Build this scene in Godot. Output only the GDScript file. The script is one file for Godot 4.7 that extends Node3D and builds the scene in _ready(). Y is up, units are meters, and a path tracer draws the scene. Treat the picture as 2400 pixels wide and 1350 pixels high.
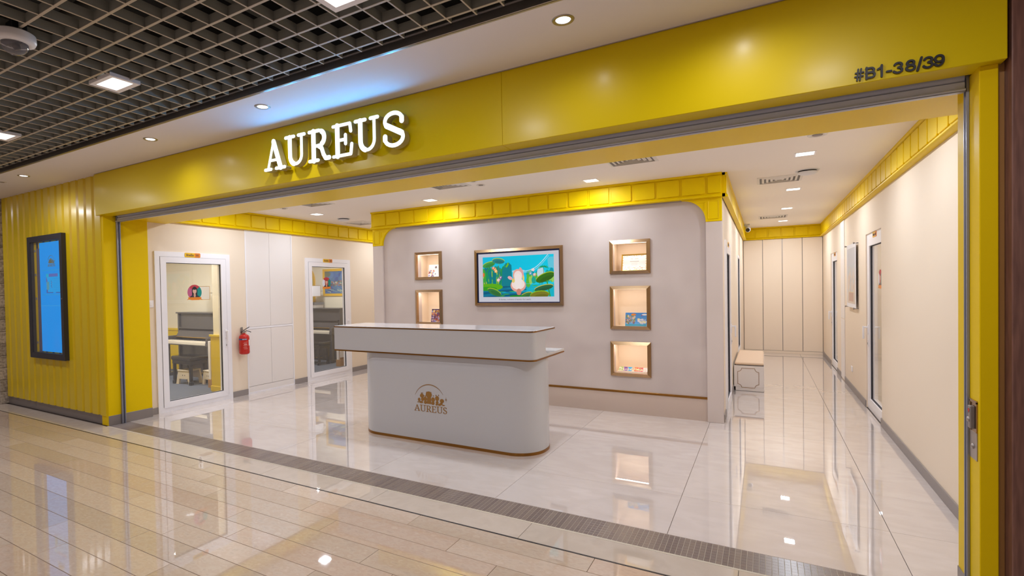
extends Node3D
# A music school's shop front in a basement mall. y up, metres; the shop opening faces +z.

const LX := -7.43      # left wall of the shop
const RX := 1.18       # right wall
const CEIL := 3.035    # shop ceiling
const SOFF := 3.262    # mall soffit
const ZB := -14.65     # end of the corridor

var M := {}
var taken := {}
var XF := Transform3D()
var rng := RandomNumberGenerator.new()


func _ready():
	rng.seed = 7
	view()
	make_materials()
	lamps()
	floors()
	ceilings()
	shop_front()
	shop_walls()
	cornices()
	doors()
	reception_wall()
	studios()
	desk()
	furniture()
	small_things()


func view():
	var cam := Camera3D.new()
	cam.name = "camera"
	var f := 1220.39
	cam.projection = Camera3D.PROJECTION_FRUSTUM
	cam.near = 0.05
	cam.far = 80.0
	cam.size = 2.0 * 0.05 * 675.0 / f
	cam.frustum_offset = Vector2(131.32, 22.93) / f * 0.05
	cam.transform = Transform3D(Basis.from_euler(Vector3(-0.017588, 0.533957, -0.0190506)), Vector3(0, 1.7, 0))
	add_child(cam)
	cam.current = true
	var we := WorldEnvironment.new()
	we.name = "environment"
	var e := Environment.new()
	e.background_mode = Environment.BG_COLOR
	e.background_color = Color(0, 0, 0)
	e.tonemap_mode = Environment.TONE_MAPPER_LINEAR
	e.tonemap_exposure = 1.0
	e.sdfgi_enabled = true
	e.ssao_enabled = true
	e.ssil_enabled = true
	we.environment = e
	add_child(we)


# ---------------------------------------------------------------- lights
func lamp(l: Light3D, called: String, at: Vector3, energy: float, c: Color, size := 0.05):
	l.name = called
	l.position = at
	l.light_energy = energy
	l.light_color = c
	l.light_size = size
	l.shadow_enabled = true
	add_child(l, true)
	return l


func area(called: String, at: Vector3, size: Vector2, energy: float, c: Color, rot := Vector3(-PI / 2, 0, 0)):
	var l := AreaLight3D.new()
	l.area_size = size
	l.area_normalize_energy = true
	l.area_range = 30.0
	l.rotation = rot
	return lamp(l, called, at, energy, c)


func spot(called: String, at: Vector3, energy: float, c: Color, angle: float, blend: float, to := Vector3(0, -1, 0), size := 0.03):
	var l := SpotLight3D.new()
	l.spot_angle = angle
	l.spot_angle_attenuation = blend
	l.spot_range = 30.0
	l.spot_attenuation = 2.0
	lamp(l, called, at, energy, c, size)
	var up := Vector3(0, 0, 1) if absf(to.normalized().y) > 0.9 else Vector3.UP
	l.basis = Basis.looking_at(to, up)
	return l


func omni(called: String, at: Vector3, energy: float, c: Color, size := 0.05):
	var l := OmniLight3D.new()
	l.omni_range = 30.0
	l.omni_attenuation = 2.0
	return lamp(l, called, at, energy, c, size)


const SHOP_LIGHTS := [[-6.66, -6.58, 1.0], [-4.3, -6.57, 1.05], [-1.87, -6.58, 1.05], [0.38, -6.55, 1.4], [0.375, -8.93, 1.7], [0.37, -11.15, 1.9], [0.37, -13.36, 2.1], [-6.66, -8.95, 1.4], [-6.66, -11.2, 1.4], [-6.66, -5.12, 1.4], [-4.3, -5.12, 1.9], [-1.87, -5.12, 1.9], [0.38, -5.12, 1.4]]
const SOFFIT_LIGHTS := [[-8.21, 1.0], [-5.3, 1.0], [-3.62, 1.0], [-1.0, 0.45], [-0.1, 1.0]]
const GRID_LIGHTS := [[-6.34, -2.14], [-4.12, -2.07], [-1.9, -2.1], [-8.6, -2.14], [-10.8, -2.14], [0.4, -2.1]]
const WARM := Color(0.97, 0.97, 1.0)
const TINT := Color(0.9, 0.945, 1.0)
const COOL := Color(0.96, 0.97, 1.0)


func lamps():
	for p in SHOP_LIGHTS:
		area("downlight_glow", Vector3(p[0], CEIL - 0.022, p[1]), Vector2(0.15, 0.15), p[2] * 1.12, TINT)
	for p in SOFFIT_LIGHTS:
		spot("soffit_glow", Vector3(p[0], SOFF - 0.03, -2.985), 0.45 * p[1], WARM, 84.0, 1.0)
	for p in GRID_LIGHTS:
		area("mall_glow", Vector3(p[0], 3.252, p[1]), Vector2(0.2, 0.13), 1.5, WARM)
	for x in [-9.0, -5.0, -1.0, 3.0]:
		area("mall_glow", Vector3(x, 3.26, 2.5), Vector2(0.6, 0.6), 3.2, WARM)
	# the sign's faces are cool white and throw a blue pool on the soffit
	for x in [-3.93, -3.64, -3.34, -3.06, -2.8, -2.52]:
		spot("sign_glow", Vector3(x, 2.985, -3.33), 0.062, Color(0.05, 0.66, 1.0), 89.0, 0.3, Vector3(0, 0.12, 1), 0.012)
	for x in [-8.9, -10.2]:
		area("studio_glow", Vector3(x, 2.77, -5.0), Vector2(0.3, 0.3), 4.2, Color(0.95, 0.97, 1.0))
	area("studio_glow", Vector3(-8.8, 2.77, -8.3), Vector2(0.3, 0.3), 3.6, Color(0.95, 0.97, 1.0))
	area("studio_glow", Vector3(2.3, 2.97, -8.2), Vector2(0.3, 0.3), 0.9, WARM)
	area("studio_glow", Vector3(2.3, 2.97, -12.4), Vector2(0.3, 0.3), 0.9, WARM)
	area("studio_glow", Vector3(-2.0, 2.97, -8.7), Vector2(0.3, 0.3), 1.2, WARM)
	area("studio_glow", Vector3(-2.0, 2.97, -11.7), Vector2(0.3, 0.3), 1.2, WARM)


# ---------------------------------------------------------------- materials
func s(r: float, g: float, b: float, a := 1.0) -> Color:
	return Color(r / 255.0, g / 255.0, b / 255.0, a)


func mt(called: String, c: Color, rough := 0.6, metal := 0.0, spec := 0.5) -> StandardMaterial3D:
	var m := StandardMaterial3D.new()
	m.resource_name = called
	m.albedo_color = c
	m.roughness = rough
	m.metallic = metal
	m.metallic_specular = spec
	M[called] = m
	return m


func glow(called: String, c: Color, energy: float) -> StandardMaterial3D:
	var m := mt(called, c, 0.5)
	m.emission_enabled = true
	m.emission = c
	m.emission_energy_multiplier = energy
	return m


func noise_tex(sd: int, freq: float, cols: Array, w := 512, oct := 4, warp := 0.0) -> NoiseTexture2D:
	var n := FastNoiseLite.new()
	n.seed = sd
	n.noise_type = FastNoiseLite.TYPE_SIMPLEX
	n.frequency = freq
	n.fractal_octaves = oct
	if warp > 0.0:
		n.domain_warp_enabled = true
		n.domain_warp_amplitude = warp
		n.domain_warp_frequency = freq * 0.7
	var t := NoiseTexture2D.new()
	t.width = w
	t.height = w
	t.seamless = true
	t.noise = n
	var g := Gradient.new()
	g.offsets = PackedFloat32Array(range(cols.size()).map(func(i): return float(i) / (cols.size() - 1)))
	g.colors = PackedColorArray(cols)
	t.color_ramp = g
	return t


func triplanar(m: StandardMaterial3D, t: Texture2D, scale: Vector3, off := Vector3.ZERO):
	m.albedo_texture = t
	m.uv1_triplanar = true
	m.uv1_world_triplanar = true
	m.uv1_scale = scale
	m.uv1_offset = off


func make_materials():
	var y := mt("yellow", s(222, 193, 0), 0.36, 0.0, 0.32)
	y.clearcoat_enabled = true
	y.clearcoat = 0.12
	y.clearcoat_roughness = 0.2
	var yc := mt("yellow_sheet", s(224, 191, 0), 0.3, 0.0, 0.4)
	yc.clearcoat_enabled = true
	yc.clearcoat = 0.5
	yc.clearcoat_roughness = 0.16
	mt("yellow_satin", s(236, 200, 0), 0.42, 0.0, 0.25)
	var yb := mt("yellow_beam", s(236, 200, 10), 0.3, 0.0, 0.2)
	yb.rim_enabled = false
	mt("cream", s(240, 221, 198), 0.75)
	mt("cream_studio", s(246, 234, 208), 0.75)
	mt("ceiling_white", s(247, 236, 226), 0.85)
	mt("soffit_white", s(238, 230, 230), 0.8)
	mt("white_gloss", s(236, 230, 226), 0.25)
	mt("white_laminate", s(240, 231, 226), 0.35)
	mt("cream_laminate", s(246, 227, 205), 0.4)
	mt("white_frame", s(246, 241, 243), 0.35)
	mt("desk_white", s(206, 204, 205), 0.22)
	mt("desk_top", s(235, 232, 236), 0.06)
	mt("taupe", s(212, 198, 193), 0.7)
	triplanar(M.taupe, noise_tex(11, 0.006, [s(236, 232, 230), s(255, 253, 250)], 256, 3), Vector3(0.5, 0.5, 0.5))
	mt("taupe_plinth", s(202, 180, 166), 0.25)
	mt("taupe_frame", s(212, 196, 188), 0.6)
	mt("gold", s(150, 104, 46), 0.3, 0.85)
	mt("gold_print", s(158, 112, 48), 0.4, 0.0)
	mt("bronze", s(176, 146, 112), 0.26, 1.0)
	mt("gold_frame", s(226, 178, 70), 0.3, 0.9)
	mt("steel", s(176, 168, 164), 0.32, 0.9)
	mt("brushed", s(150, 142, 138), 0.42, 0.6)
	mt("shutter_grey", s(206, 212, 236), 0.3, 0.0)
	mt("base_grey", s(150, 140, 136), 0.5)
	mt("rail_grey", s(150, 152, 165), 0.35, 0.6)
	mt("black", s(18, 18, 20), 0.5)
	mt("black_gloss", s(40, 36, 35), 0.14)
	mt("ink", s(30, 24, 24), 0.45)
	mt("gasket", s(40, 38, 48), 0.6)
	mt("dark_frame", s(62, 60, 64), 0.35, 0.3)
	mt("dark_blue", s(10, 36, 60), 0.4)
	mt("grid_metal", s(146, 146, 138), 0.5, 0.0)
	mt("grid_painted_light", s(186, 172, 152), 0.4)  # paler tone stands in for light from the floor on blade undersides
	mt("plenum", s(46, 46, 44), 0.9)
	mt("duct", s(70, 68, 60), 0.8)
	mt("brown", s(136, 96, 82), 0.4)
	triplanar(M.brown, noise_tex(5, 0.02, [s(200, 190, 190), s(255, 250, 245)], 256, 3), Vector3(6, 0.6, 6))
	mt("wood_edge", s(176, 128, 70), 0.35)
	mt("grout", s(122, 108, 98), 0.9)
	mt("mosaic_grout", s(196, 184, 168), 0.9)
	mt("strip_metal", s(70, 66, 66), 0.35, 0.7)
	mt("mortar", s(206, 194, 176), 0.9)
	mt("carpet", s(112, 116, 126), 0.95)
	triplanar(M.carpet, noise_tex(21, 0.2, [s(200, 200, 205), s(255, 255, 255)], 256, 2), Vector3(2, 2, 2))
	# polished porcelain of the shop: faint veins
	var por := noise_tex(3, 0.0045, [s(226, 217, 211), s(238, 231, 226), s(232, 224, 218), s(243, 237, 233)], 1024, 5, 60.0)
	for i in 3:
		var m := mt("shop_tile_%d" % i, [s(238, 232, 231), s(240, 234, 232), s(235, 229, 228)][i], 0.012, 0.0, 0.6)
		m.clearcoat_enabled = true
		m.clearcoat = 1.0
		m.clearcoat_roughness = 0.004
		triplanar(m, por, Vector3(0.22, 0.22, 0.5), Vector3(0.31 * i, 0.17 * i, 0.43 * i))
	# beige marble planks of the mall
	var mar := noise_tex(9, 0.008, [s(222, 210, 198), s(236, 226, 214), s(230, 216, 202), s(244, 236, 226)], 1024, 5, 40.0)
	for i in 5:
		var m := mt("mall_tile_%d" % i, [s(230, 216, 204), s(222, 209, 196), s(234, 221, 210), s(226, 209, 196), s(218, 203, 187)][i], 0.03, 0.0, 0.55)
		m.clearcoat_enabled = true
		m.clearcoat = 0.5
		m.clearcoat_roughness = 0.012
		triplanar(m, mar, Vector3(0.8, 0.8, 1.6), Vector3(0.23 * i, 0.1, 0.37 * i))
	for i in 2:
		var m := mt("threshold_%d" % i, [s(226, 216, 204), s(218, 208, 196)][i], 0.02, 0.0, 0.6)
		triplanar(m, por, Vector3(0.5, 0.5, 0.5), Vector3(0.4 * i, 0, 0))
	for i in 3:
		mt("mosaic_%d" % i, [s(128, 112, 104), s(121, 105, 98), s(134, 118, 108)][i], 0.22)
	var sto := noise_tex(31, 0.03, [s(150, 140, 128), s(205, 195, 180), s(235, 226, 212)], 256, 5)
	for i in 3:
		var m := mt("stone_%d" % i, [s(222, 214, 206), s(206, 198, 190), s(232, 224, 216)][i], 0.8)
		triplanar(m, sto, Vector3(2.2, 2.2, 2.2), Vector3(0.3 * i, 0.6 * i, 0))
	glow("lamp_white", Color(1, 0.98, 0.96), 3.0)
	glow("lamp_strip", Color(1, 0.94, 0.86), 4.0)
	glow("letter_face", Color(0.9, 0.97, 1.0), 1.15)
	mt("letter_side", s(176, 160, 104), 0.4)
	mt("fire_red", s(196, 34, 26), 0.25)
	mt("label_blue", s(40, 70, 130), 0.4)
	mt("white_paper", s(240, 236, 238), 0.6)
	mt("cushion", s(232, 202, 172), 0.55)
	mt("plate_yellow", s(238, 186, 20), 0.4)
	mt("plate_orange", s(232, 134, 34), 0.4)
	mt("plate_ink", s(96, 70, 60), 0.5)
	mt("stool_white", s(226, 208, 182), 0.5)
	mt("piano", s(90, 84, 82), 0.15)
	mt("keys", s(238, 226, 206), 0.3)
	mt("speaker_cone", s(50, 48, 50), 0.5)
	mt("camera_white", s(225, 222, 224), 0.4)
	mt("vent_white", s(228, 220, 212), 0.5)
	mt("vent_dark", s(120, 114, 110), 0.7)
	var g := mt("glass", Color(1, 1, 1, 0.03), 0.0)
	g.transparency = BaseMaterial3D.TRANSPARENCY_ALPHA
	g.metallic_specular = 0.42
	var cg := mt("case_glass", Color(1, 1, 1, 0.02), 0.0, 0.0, 0.2)
	cg.transparency = BaseMaterial3D.TRANSPARENCY_ALPHA
	var d := mt("dome", Color(0.5, 0.5, 0.55, 0.35), 0.0)
	d.transparency = BaseMaterial3D.TRANSPARENCY_ALPHA


# ---------------------------------------------------------------- mesh helpers
func ST() -> SurfaceTool:
	var st := SurfaceTool.new()
	st.begin(Mesh.PRIMITIVE_TRIANGLES)
	return st


func em(st: SurfaceTool, p: Vector3, n: Vector3):
	st.set_normal((XF.basis * n).normalized())
	st.add_vertex(XF * p)


func tri(st: SurfaceTool, a: Vector3, b: Vector3, c: Vector3, n: Vector3):
	if (b - a).cross(c - a).dot(n) > 0.0:
		var t := b
		b = c
		c = t
	em(st, a, n)
	em(st, b, n)
	em(st, c, n)


func trin(st: SurfaceTool, p: Array, n: Array):
	var a: Vector3 = p[0]
	var flip: bool = (p[1] - a).cross(p[2] - a).dot(n[0] + n[1] + n[2]) > 0.0
	for i in ([0, 2, 1] if flip else [0, 1, 2]):
		em(st, p[i], n[i])


func quad(st: SurfaceTool, a: Vector3, b: Vector3, c: Vector3, d: Vector3, n: Vector3):
	tri(st, a, b, c, n)
	tri(st, a, c, d, n)


func quadn(st: SurfaceTool, p: Array, n: Array):
	trin(st, [p[0], p[1], p[2]], [n[0], n[1], n[2]])
	trin(st, [p[0], p[2], p[3]], [n[0], n[2], n[3]])


func ax(i: int, v: float) -> Vector3:
	var r := Vector3.ZERO
	r[i] = v
	return r


# a box from lo to hi whose edges are chamfered by b
func bx(st: SurfaceTool, lo: Vector3, hi: Vector3, b := 0.0):
	var l := lo.min(hi)
	var h := (hi - lo).abs() / 2.0
	var c := l + h
	b = minf(b, minf(h.x, minf(h.y, h.z)) * 0.9)
	for i in 3:
		var u := (i + 1) % 3
		var v := (i + 2) % 3
		for sg in [-1.0, 1.0]:
			var q := c + ax(i, h[i] * sg)
			var du := ax(u, h[u] - b)
			var dv := ax(v, h[v] - b)
			quad(st, q - du - dv, q + du - dv, q + du + dv, q - du + dv, ax(i, sg))
		if b > 0.0:
			var da := ax(i, h[i] - b)
			for su in [-1.0, 1.0]:
				for sv in [-1.0, 1.0]:
					var p1 := c + ax(u, su * h[u]) + ax(v, sv * (h[v] - b))
					var p2 := c + ax(u, su * (h[u] - b)) + ax(v, sv * h[v])
					quad(st, p1 - da, p1 + da, p2 + da, p2 - da, (ax(u, su) + ax(v, sv)).normalized())
	if b > 0.0:
		for sx in [-1.0, 1.0]:
			for sy in [-1.0, 1.0]:
				for sz in [-1.0, 1.0]:
					var k := Vector3(sx, sy, sz)
					var o := c + h * k
					tri(st, o - Vector3(0, b * sy, b * sz), o - Vector3(b * sx, 0, b * sz), o - Vector3(b * sx, b * sy, 0), k.normalized())


func box_mesh(size: Vector3, b := 0.0) -> ArrayMesh:
	var st := ST()
	bx(st, -size / 2, size / 2, b)
	return st.commit()


# a polygon in the xy plane, drawn out from z0 to z1
func extrude(st: SurfaceTool, poly: PackedVector2Array, z0: float, z1: float, bev := 0.0):
	if Geometry2D.is_polygon_clockwise(poly):
		poly = poly.duplicate()
		poly.reverse()
	var n := poly.size()
	var en := []
	for i in n:
		var d := (poly[(i + 1) % n] - poly[i]).normalized()
		en.append(Vector2(d.y, -d.x))
	var idx := Geometry2D.triangulate_polygon(poly)
	var ring := PackedVector2Array()
	for i in n:
		var m: Vector2 = (en[i] + en[(i + n - 1) % n])
		ring.append(poly[i] - m.normalized() * bev if m.length() > 0.01 else poly[i])
	for k in range(0, idx.size(), 3):
		var a := ring[idx[k]]
		var b := ring[idx[k + 1]]
		var c := ring[idx[k + 2]]
		tri(st, Vector3(a.x, a.y, z1), Vector3(b.x, b.y, z1), Vector3(c.x, c.y, z1), Vector3(0, 0, 1))
		a = poly[idx[k]]
		b = poly[idx[k + 1]]
		c = poly[idx[k + 2]]
		tri(st, Vector3(a.x, a.y, z0), Vector3(b.x, b.y, z0), Vector3(c.x, c.y, z0), Vector3(0, 0, -1))
	for i in n:
		var j := (i + 1) % n
		var e: Vector2 = en[i]
		var na := e
		var nb := e
		if e.dot(en[(i + n - 1) % n]) > 0.75:
			na = (e + en[(i + n - 1) % n]).normalized()
		if e.dot(en[j]) > 0.75:
			nb = (e + en[j]).normalized()
		var n1 := Vector3(na.x, na.y, 0)
		var n2 := Vector3(nb.x, nb.y, 0)
		var p := poly[i]
		var q := poly[j]
		quadn(st, [Vector3(p.x, p.y, z0), Vector3(q.x, q.y, z0), Vector3(q.x, q.y, z1 - bev), Vector3(p.x, p.y, z1 - bev)], [n1, n2, n2, n1])
		if bev > 0.0:
			var r := ring[i]
			var t := ring[j]
			var w := Vector3(e.x, e.y, 1).normalized()
			quad(st, Vector3(p.x, p.y, z1 - bev), Vector3(q.x, q.y, z1 - bev), Vector3(t.x, t.y, z1), Vector3(r.x, r.y, z1), w)


# a profile of (radius, height) turned about y
func lathe(st: SurfaceTool, prof: Array, seg := 24):
	var nn := []
	for i in prof.size() - 1:
		var d: Vector2 = (prof[i + 1] - prof[i]).normalized()
		nn.append(Vector2(d.y, -d.x))
	for i in prof.size() - 1:
		var n0: Vector2 = nn[i]
		var n1: Vector2 = nn[i]
		if i > 0 and nn[i].dot(nn[i - 1]) > 0.7:
			n0 = (nn[i] + nn[i - 1]).normalized()
		if i < nn.size() - 1 and nn[i].dot(nn[i + 1]) > 0.7:
			n1 = (nn[i] + nn[i + 1]).normalized()
		for k in seg:
			var a := TAU * k / seg
			var b := TAU * (k + 1) / seg
			var da := Vector3(cos(a), 0, sin(a))
			var db := Vector3(cos(b), 0, sin(b))
			var p: Vector2 = prof[i]
			var q: Vector2 = prof[i + 1]
			var up := Vector3.UP
			quadn(st, [da * p.x + up * p.y, db * p.x + up * p.y, db * q.x + up * q.y, da * q.x + up * q.y], [da * n0.x + up * n0.y, db * n0.x + up * n0.y, db * n1.x + up * n1.y, da * n1.x + up * n1.y])


func tube(st: SurfaceTool, pts: Array, r: float, seg := 8):
	var rings := []
	var norms := []
	for i in pts.size():
		var d: Vector3 = (pts[mini(i + 1, pts.size() - 1)] - pts[maxi(i - 1, 0)]).normalized()
		var u := d.cross(Vector3.UP if absf(d.y) < 0.9 else Vector3.RIGHT).normalized()
		var v := d.cross(u)
		var ring := []
		var nr := []
		for k in seg:
			var a := TAU * k / seg
			var n := u * cos(a) + v * sin(a)
			nr.append(n)
			ring.append(pts[i] + n * r)
		rings.append(ring)
		norms.append(nr)
	for i in pts.size() - 1:
		for k in seg:
			var j := (k + 1) % seg
			quadn(st, [rings[i][k], rings[i][j], rings[i + 1][j], rings[i + 1][k]], [norms[i][k], norms[i][j], norms[i + 1][j], norms[i + 1][k]])
	for e in [0, pts.size() - 1]:
		var d: Vector3 = (pts[e] - pts[1 if e == 0 else e - 1]).normalized()
		for k in seg:
			tri(st, pts[e], rings[e][k], rings[e][(k + 1) % seg], d)


# a wall of thickness t (outwards, to the right of the path) along a path in xz
func ribbon(st: SurfaceTool, path: Array, y0: float, y1: float, t: float, closed := false):
	var n := path.size()
	var off := []
	var nor := []
	for i in n:
		var a: Vector2 = path[(i + n - 1) % n] if closed or i > 0 else path[i]
		var b: Vector2 = path[(i + 1) % n] if closed or i < n - 1 else path[i]
		var d := (b - a).normalized()
		var m := Vector2(-d.y, d.x)
		nor.append(Vector3(m.x, 0, m.y))
		off.append(path[i] + m * t)
	for i in (n if closed else n - 1):
		var j := (i + 1) % n
		var p: Vector2 = off[i]
		var q: Vector2 = off[j]
		var pi: Vector2 = path[i]
		var qi: Vector2 = path[j]
		quadn(st, [Vector3(p.x, y0, p.y), Vector3(q.x, y0, q.y), Vector3(q.x, y1, q.y), Vector3(p.x, y1, p.y)], [nor[i], nor[j], nor[j], nor[i]])
		for yy in [[y0, -1.0], [y1, 1.0]]:
			quad(st, Vector3(p.x, yy[0], p.y), Vector3(q.x, yy[0], q.y), Vector3(qi.x, yy[0], qi.y), Vector3(pi.x, yy[0], pi.y), Vector3(0, yy[1], 0))


# a rectangular ring (picture frame) in xy with a sloped face: outer x0..x1, y0..y1, bar width w, from zb (back) to zo (outer edge) and zi (inner edge)
func frame(st: SurfaceTool, x0: float, y0: float, x1: float, y1: float, w: float, zb: float, zo: float, zi: float):
	var o := [Vector2(x0, y0), Vector2(x1, y0), Vector2(x1, y1), Vector2(x0, y1)]
	var q := [Vector2(x0 + w, y0 + w), Vector2(x1 - w, y0 + w), Vector2(x1 - w, y1 - w), Vector2(x0 + w, y1 - w)]
	var nn := [Vector2(0, -1), Vector2(1, 0), Vector2(0, 1), Vector2(-1, 0)]
	for i in 4:
		var j := (i + 1) % 4
		var n: Vector2 = nn[i]
		var a: Vector2 = o[i]
		var b: Vector2 = o[j]
		var c: Vector2 = q[j]
		var d: Vector2 = q[i]
		quad(st, Vector3(a.x, a.y, zb), Vector3(b.x, b.y, zb), Vector3(b.x, b.y, zo), Vector3(a.x, a.y, zo), Vector3(n.x, n.y, 0))
		var f := Vector3(n.x * (zi - zo), n.y * (zi - zo), w).normalized()
		quad(st, Vector3(a.x, a.y, zo), Vector3(b.x, b.y, zo), Vector3(c.x, c.y, zi), Vector3(d.x, d.y, zi), f)
		quad(st, Vector3(d.x, d.y, zb), Vector3(c.x, c.y, zb), Vector3(c.x, c.y, zi), Vector3(d.x, d.y, zi), Vector3(-n.x, -n.y, 0))
		quad(st, Vector3(a.x, a.y, zb), Vector3(b.x, b.y, zb), Vector3(c.x, c.y, zb), Vector3(d.x, d.y, zb), Vector3(0, 0, -1))


# a flat sheet with a picture on it, in xy facing +z
func sheet(x0: float, y0: float, x1: float, y1: float, z: float) -> SurfaceTool:
	var st := ST()
	var p := [Vector3(x0, y0, z), Vector3(x0, y1, z), Vector3(x1, y1, z), Vector3(x1, y0, z)]
	var uv := [Vector2(0, 1), Vector2(0, 0), Vector2(1, 0), Vector2(1, 1)]
	for i in [0, 1, 2, 0, 2, 3]:
		st.set_uv(uv[i])
		st.set_normal(Vector3(0, 0, 1))
		st.add_vertex(p[i])
	return st


func circle(cx: float, cy: float, r: float, n := 24, ry := -1.0) -> PackedVector2Array:
	var p := PackedVector2Array()
	for i in n:
		p.append(Vector2(cx + cos(TAU * i / n) * r, cy + sin(TAU * i / n) * (ry if ry > 0.0 else r)))
	return p


func round_rect(x0: float, y0: float, x1: float, y1: float, r: float, n := 5) -> PackedVector2Array:
	var p := PackedVector2Array()
	for c in [[x1 - r, y1 - r, 0.0], [x0 + r, y1 - r, 0.25], [x0 + r, y0 + r, 0.5], [x1 - r, y0 + r, 0.75]]:
		for i in n + 1:
			var a: float = TAU * (c[2] + 0.25 * i / n)
			p.append(Vector2(c[0] + cos(a) * r, c[1] + sin(a) * r))
	return p


# ---------------------------------------------------------------- scene-tree helpers
func numbered(called: String) -> String:
	var k: int = taken.get(called, 0)
	taken[called] = k + 1
	return called if k == 0 else "%s_%03d" % [called, k]


func obj(called: String, st, mat, parent: Node = null) -> MeshInstance3D:
	var o := MeshInstance3D.new()
	o.mesh = st.commit() if st is SurfaceTool else st
	o.material_override = M[mat] if mat is String else mat
	if parent == null:
		o.name = numbered(called)
		add_child(o)
	else:
		o.name = called
		parent.add_child(o, true)
	return o


func put(called: String, mesh: Mesh, mat, parent: Node, at: Vector3) -> MeshInstance3D:
	var o := obj(called, mesh, mat, parent)
	o.position = at
	return o


func tag(o: Node, label: String, category: String, group := ""):
	o.set_meta("label", label)
	o.set_meta("category", category)
	if group:
		o.set_meta("group", group)
	return o


func thing(called: String, label: String, category: String, at := Vector3.ZERO, turn := 0.0, group := "") -> Node3D:
	var o := Node3D.new()
	o.name = numbered(called)
	add_child(o)
	o.position = at
	o.rotation.y = turn
	return tag(o, label, category, group)


func setting(called: String, label: String, at := Vector3.ZERO, turn := 0.0) -> Node3D:
	var o := Node3D.new()
	o.name = numbered(called)
	add_child(o)
	o.position = at
	o.rotation.y = turn
	o.set_meta("kind", "structure")
	o.set_meta("label", label)
	o.set_meta("category", called.split("_")[0])
	return o


func struct(called: String, st, mat, label: String) -> MeshInstance3D:
	var o := obj(called, st, mat)
	o.set_meta("kind", "structure")
	o.set_meta("label", label)
	o.set_meta("category", called.split("_")[0])
	return o


func text(t: String, height: float, depth: float, font := "Droid Sans", bold := false) -> TextMesh:
	var m := TextMesh.new()
	var f := SystemFont.new()
	f.font_names = PackedStringArray([font])
	f.font_weight = 700 if bold else 400
	m.font = f
	m.font_size = 64
	m.text = t
	m.pixel_size = height / 46.0   # capitals stand about 46 of 64 pixels high
	m.depth = depth
	m.curve_step = 1.0
	return m


func letters(called: String, t: String, height: float, depth: float, mat, parent: Node, at: Vector3, width := 0.0, font := "Droid Sans", bold := false) -> MeshInstance3D:
	var m := text(t, height, depth, font, bold)
	var o := obj(called, m, mat, parent)
	o.position = at
	if width > 0.0:
		o.scale.x = width / maxf(m.get_aabb().size.x, 0.001)
	return o


# ---------------------------------------------------------------- floors
func tile(called: String, x0: float, x1: float, z0: float, z1: float, gap: float, mat: String, parent: Node):
	var st := ST()
	bx(st, Vector3(x0 + gap / 2, -0.012, minf(z0, z1) + gap / 2), Vector3(x1 - gap / 2, 0, maxf(z0, z1) - gap / 2), 0.0012)
	return obj(called, st, mat, parent)


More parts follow.
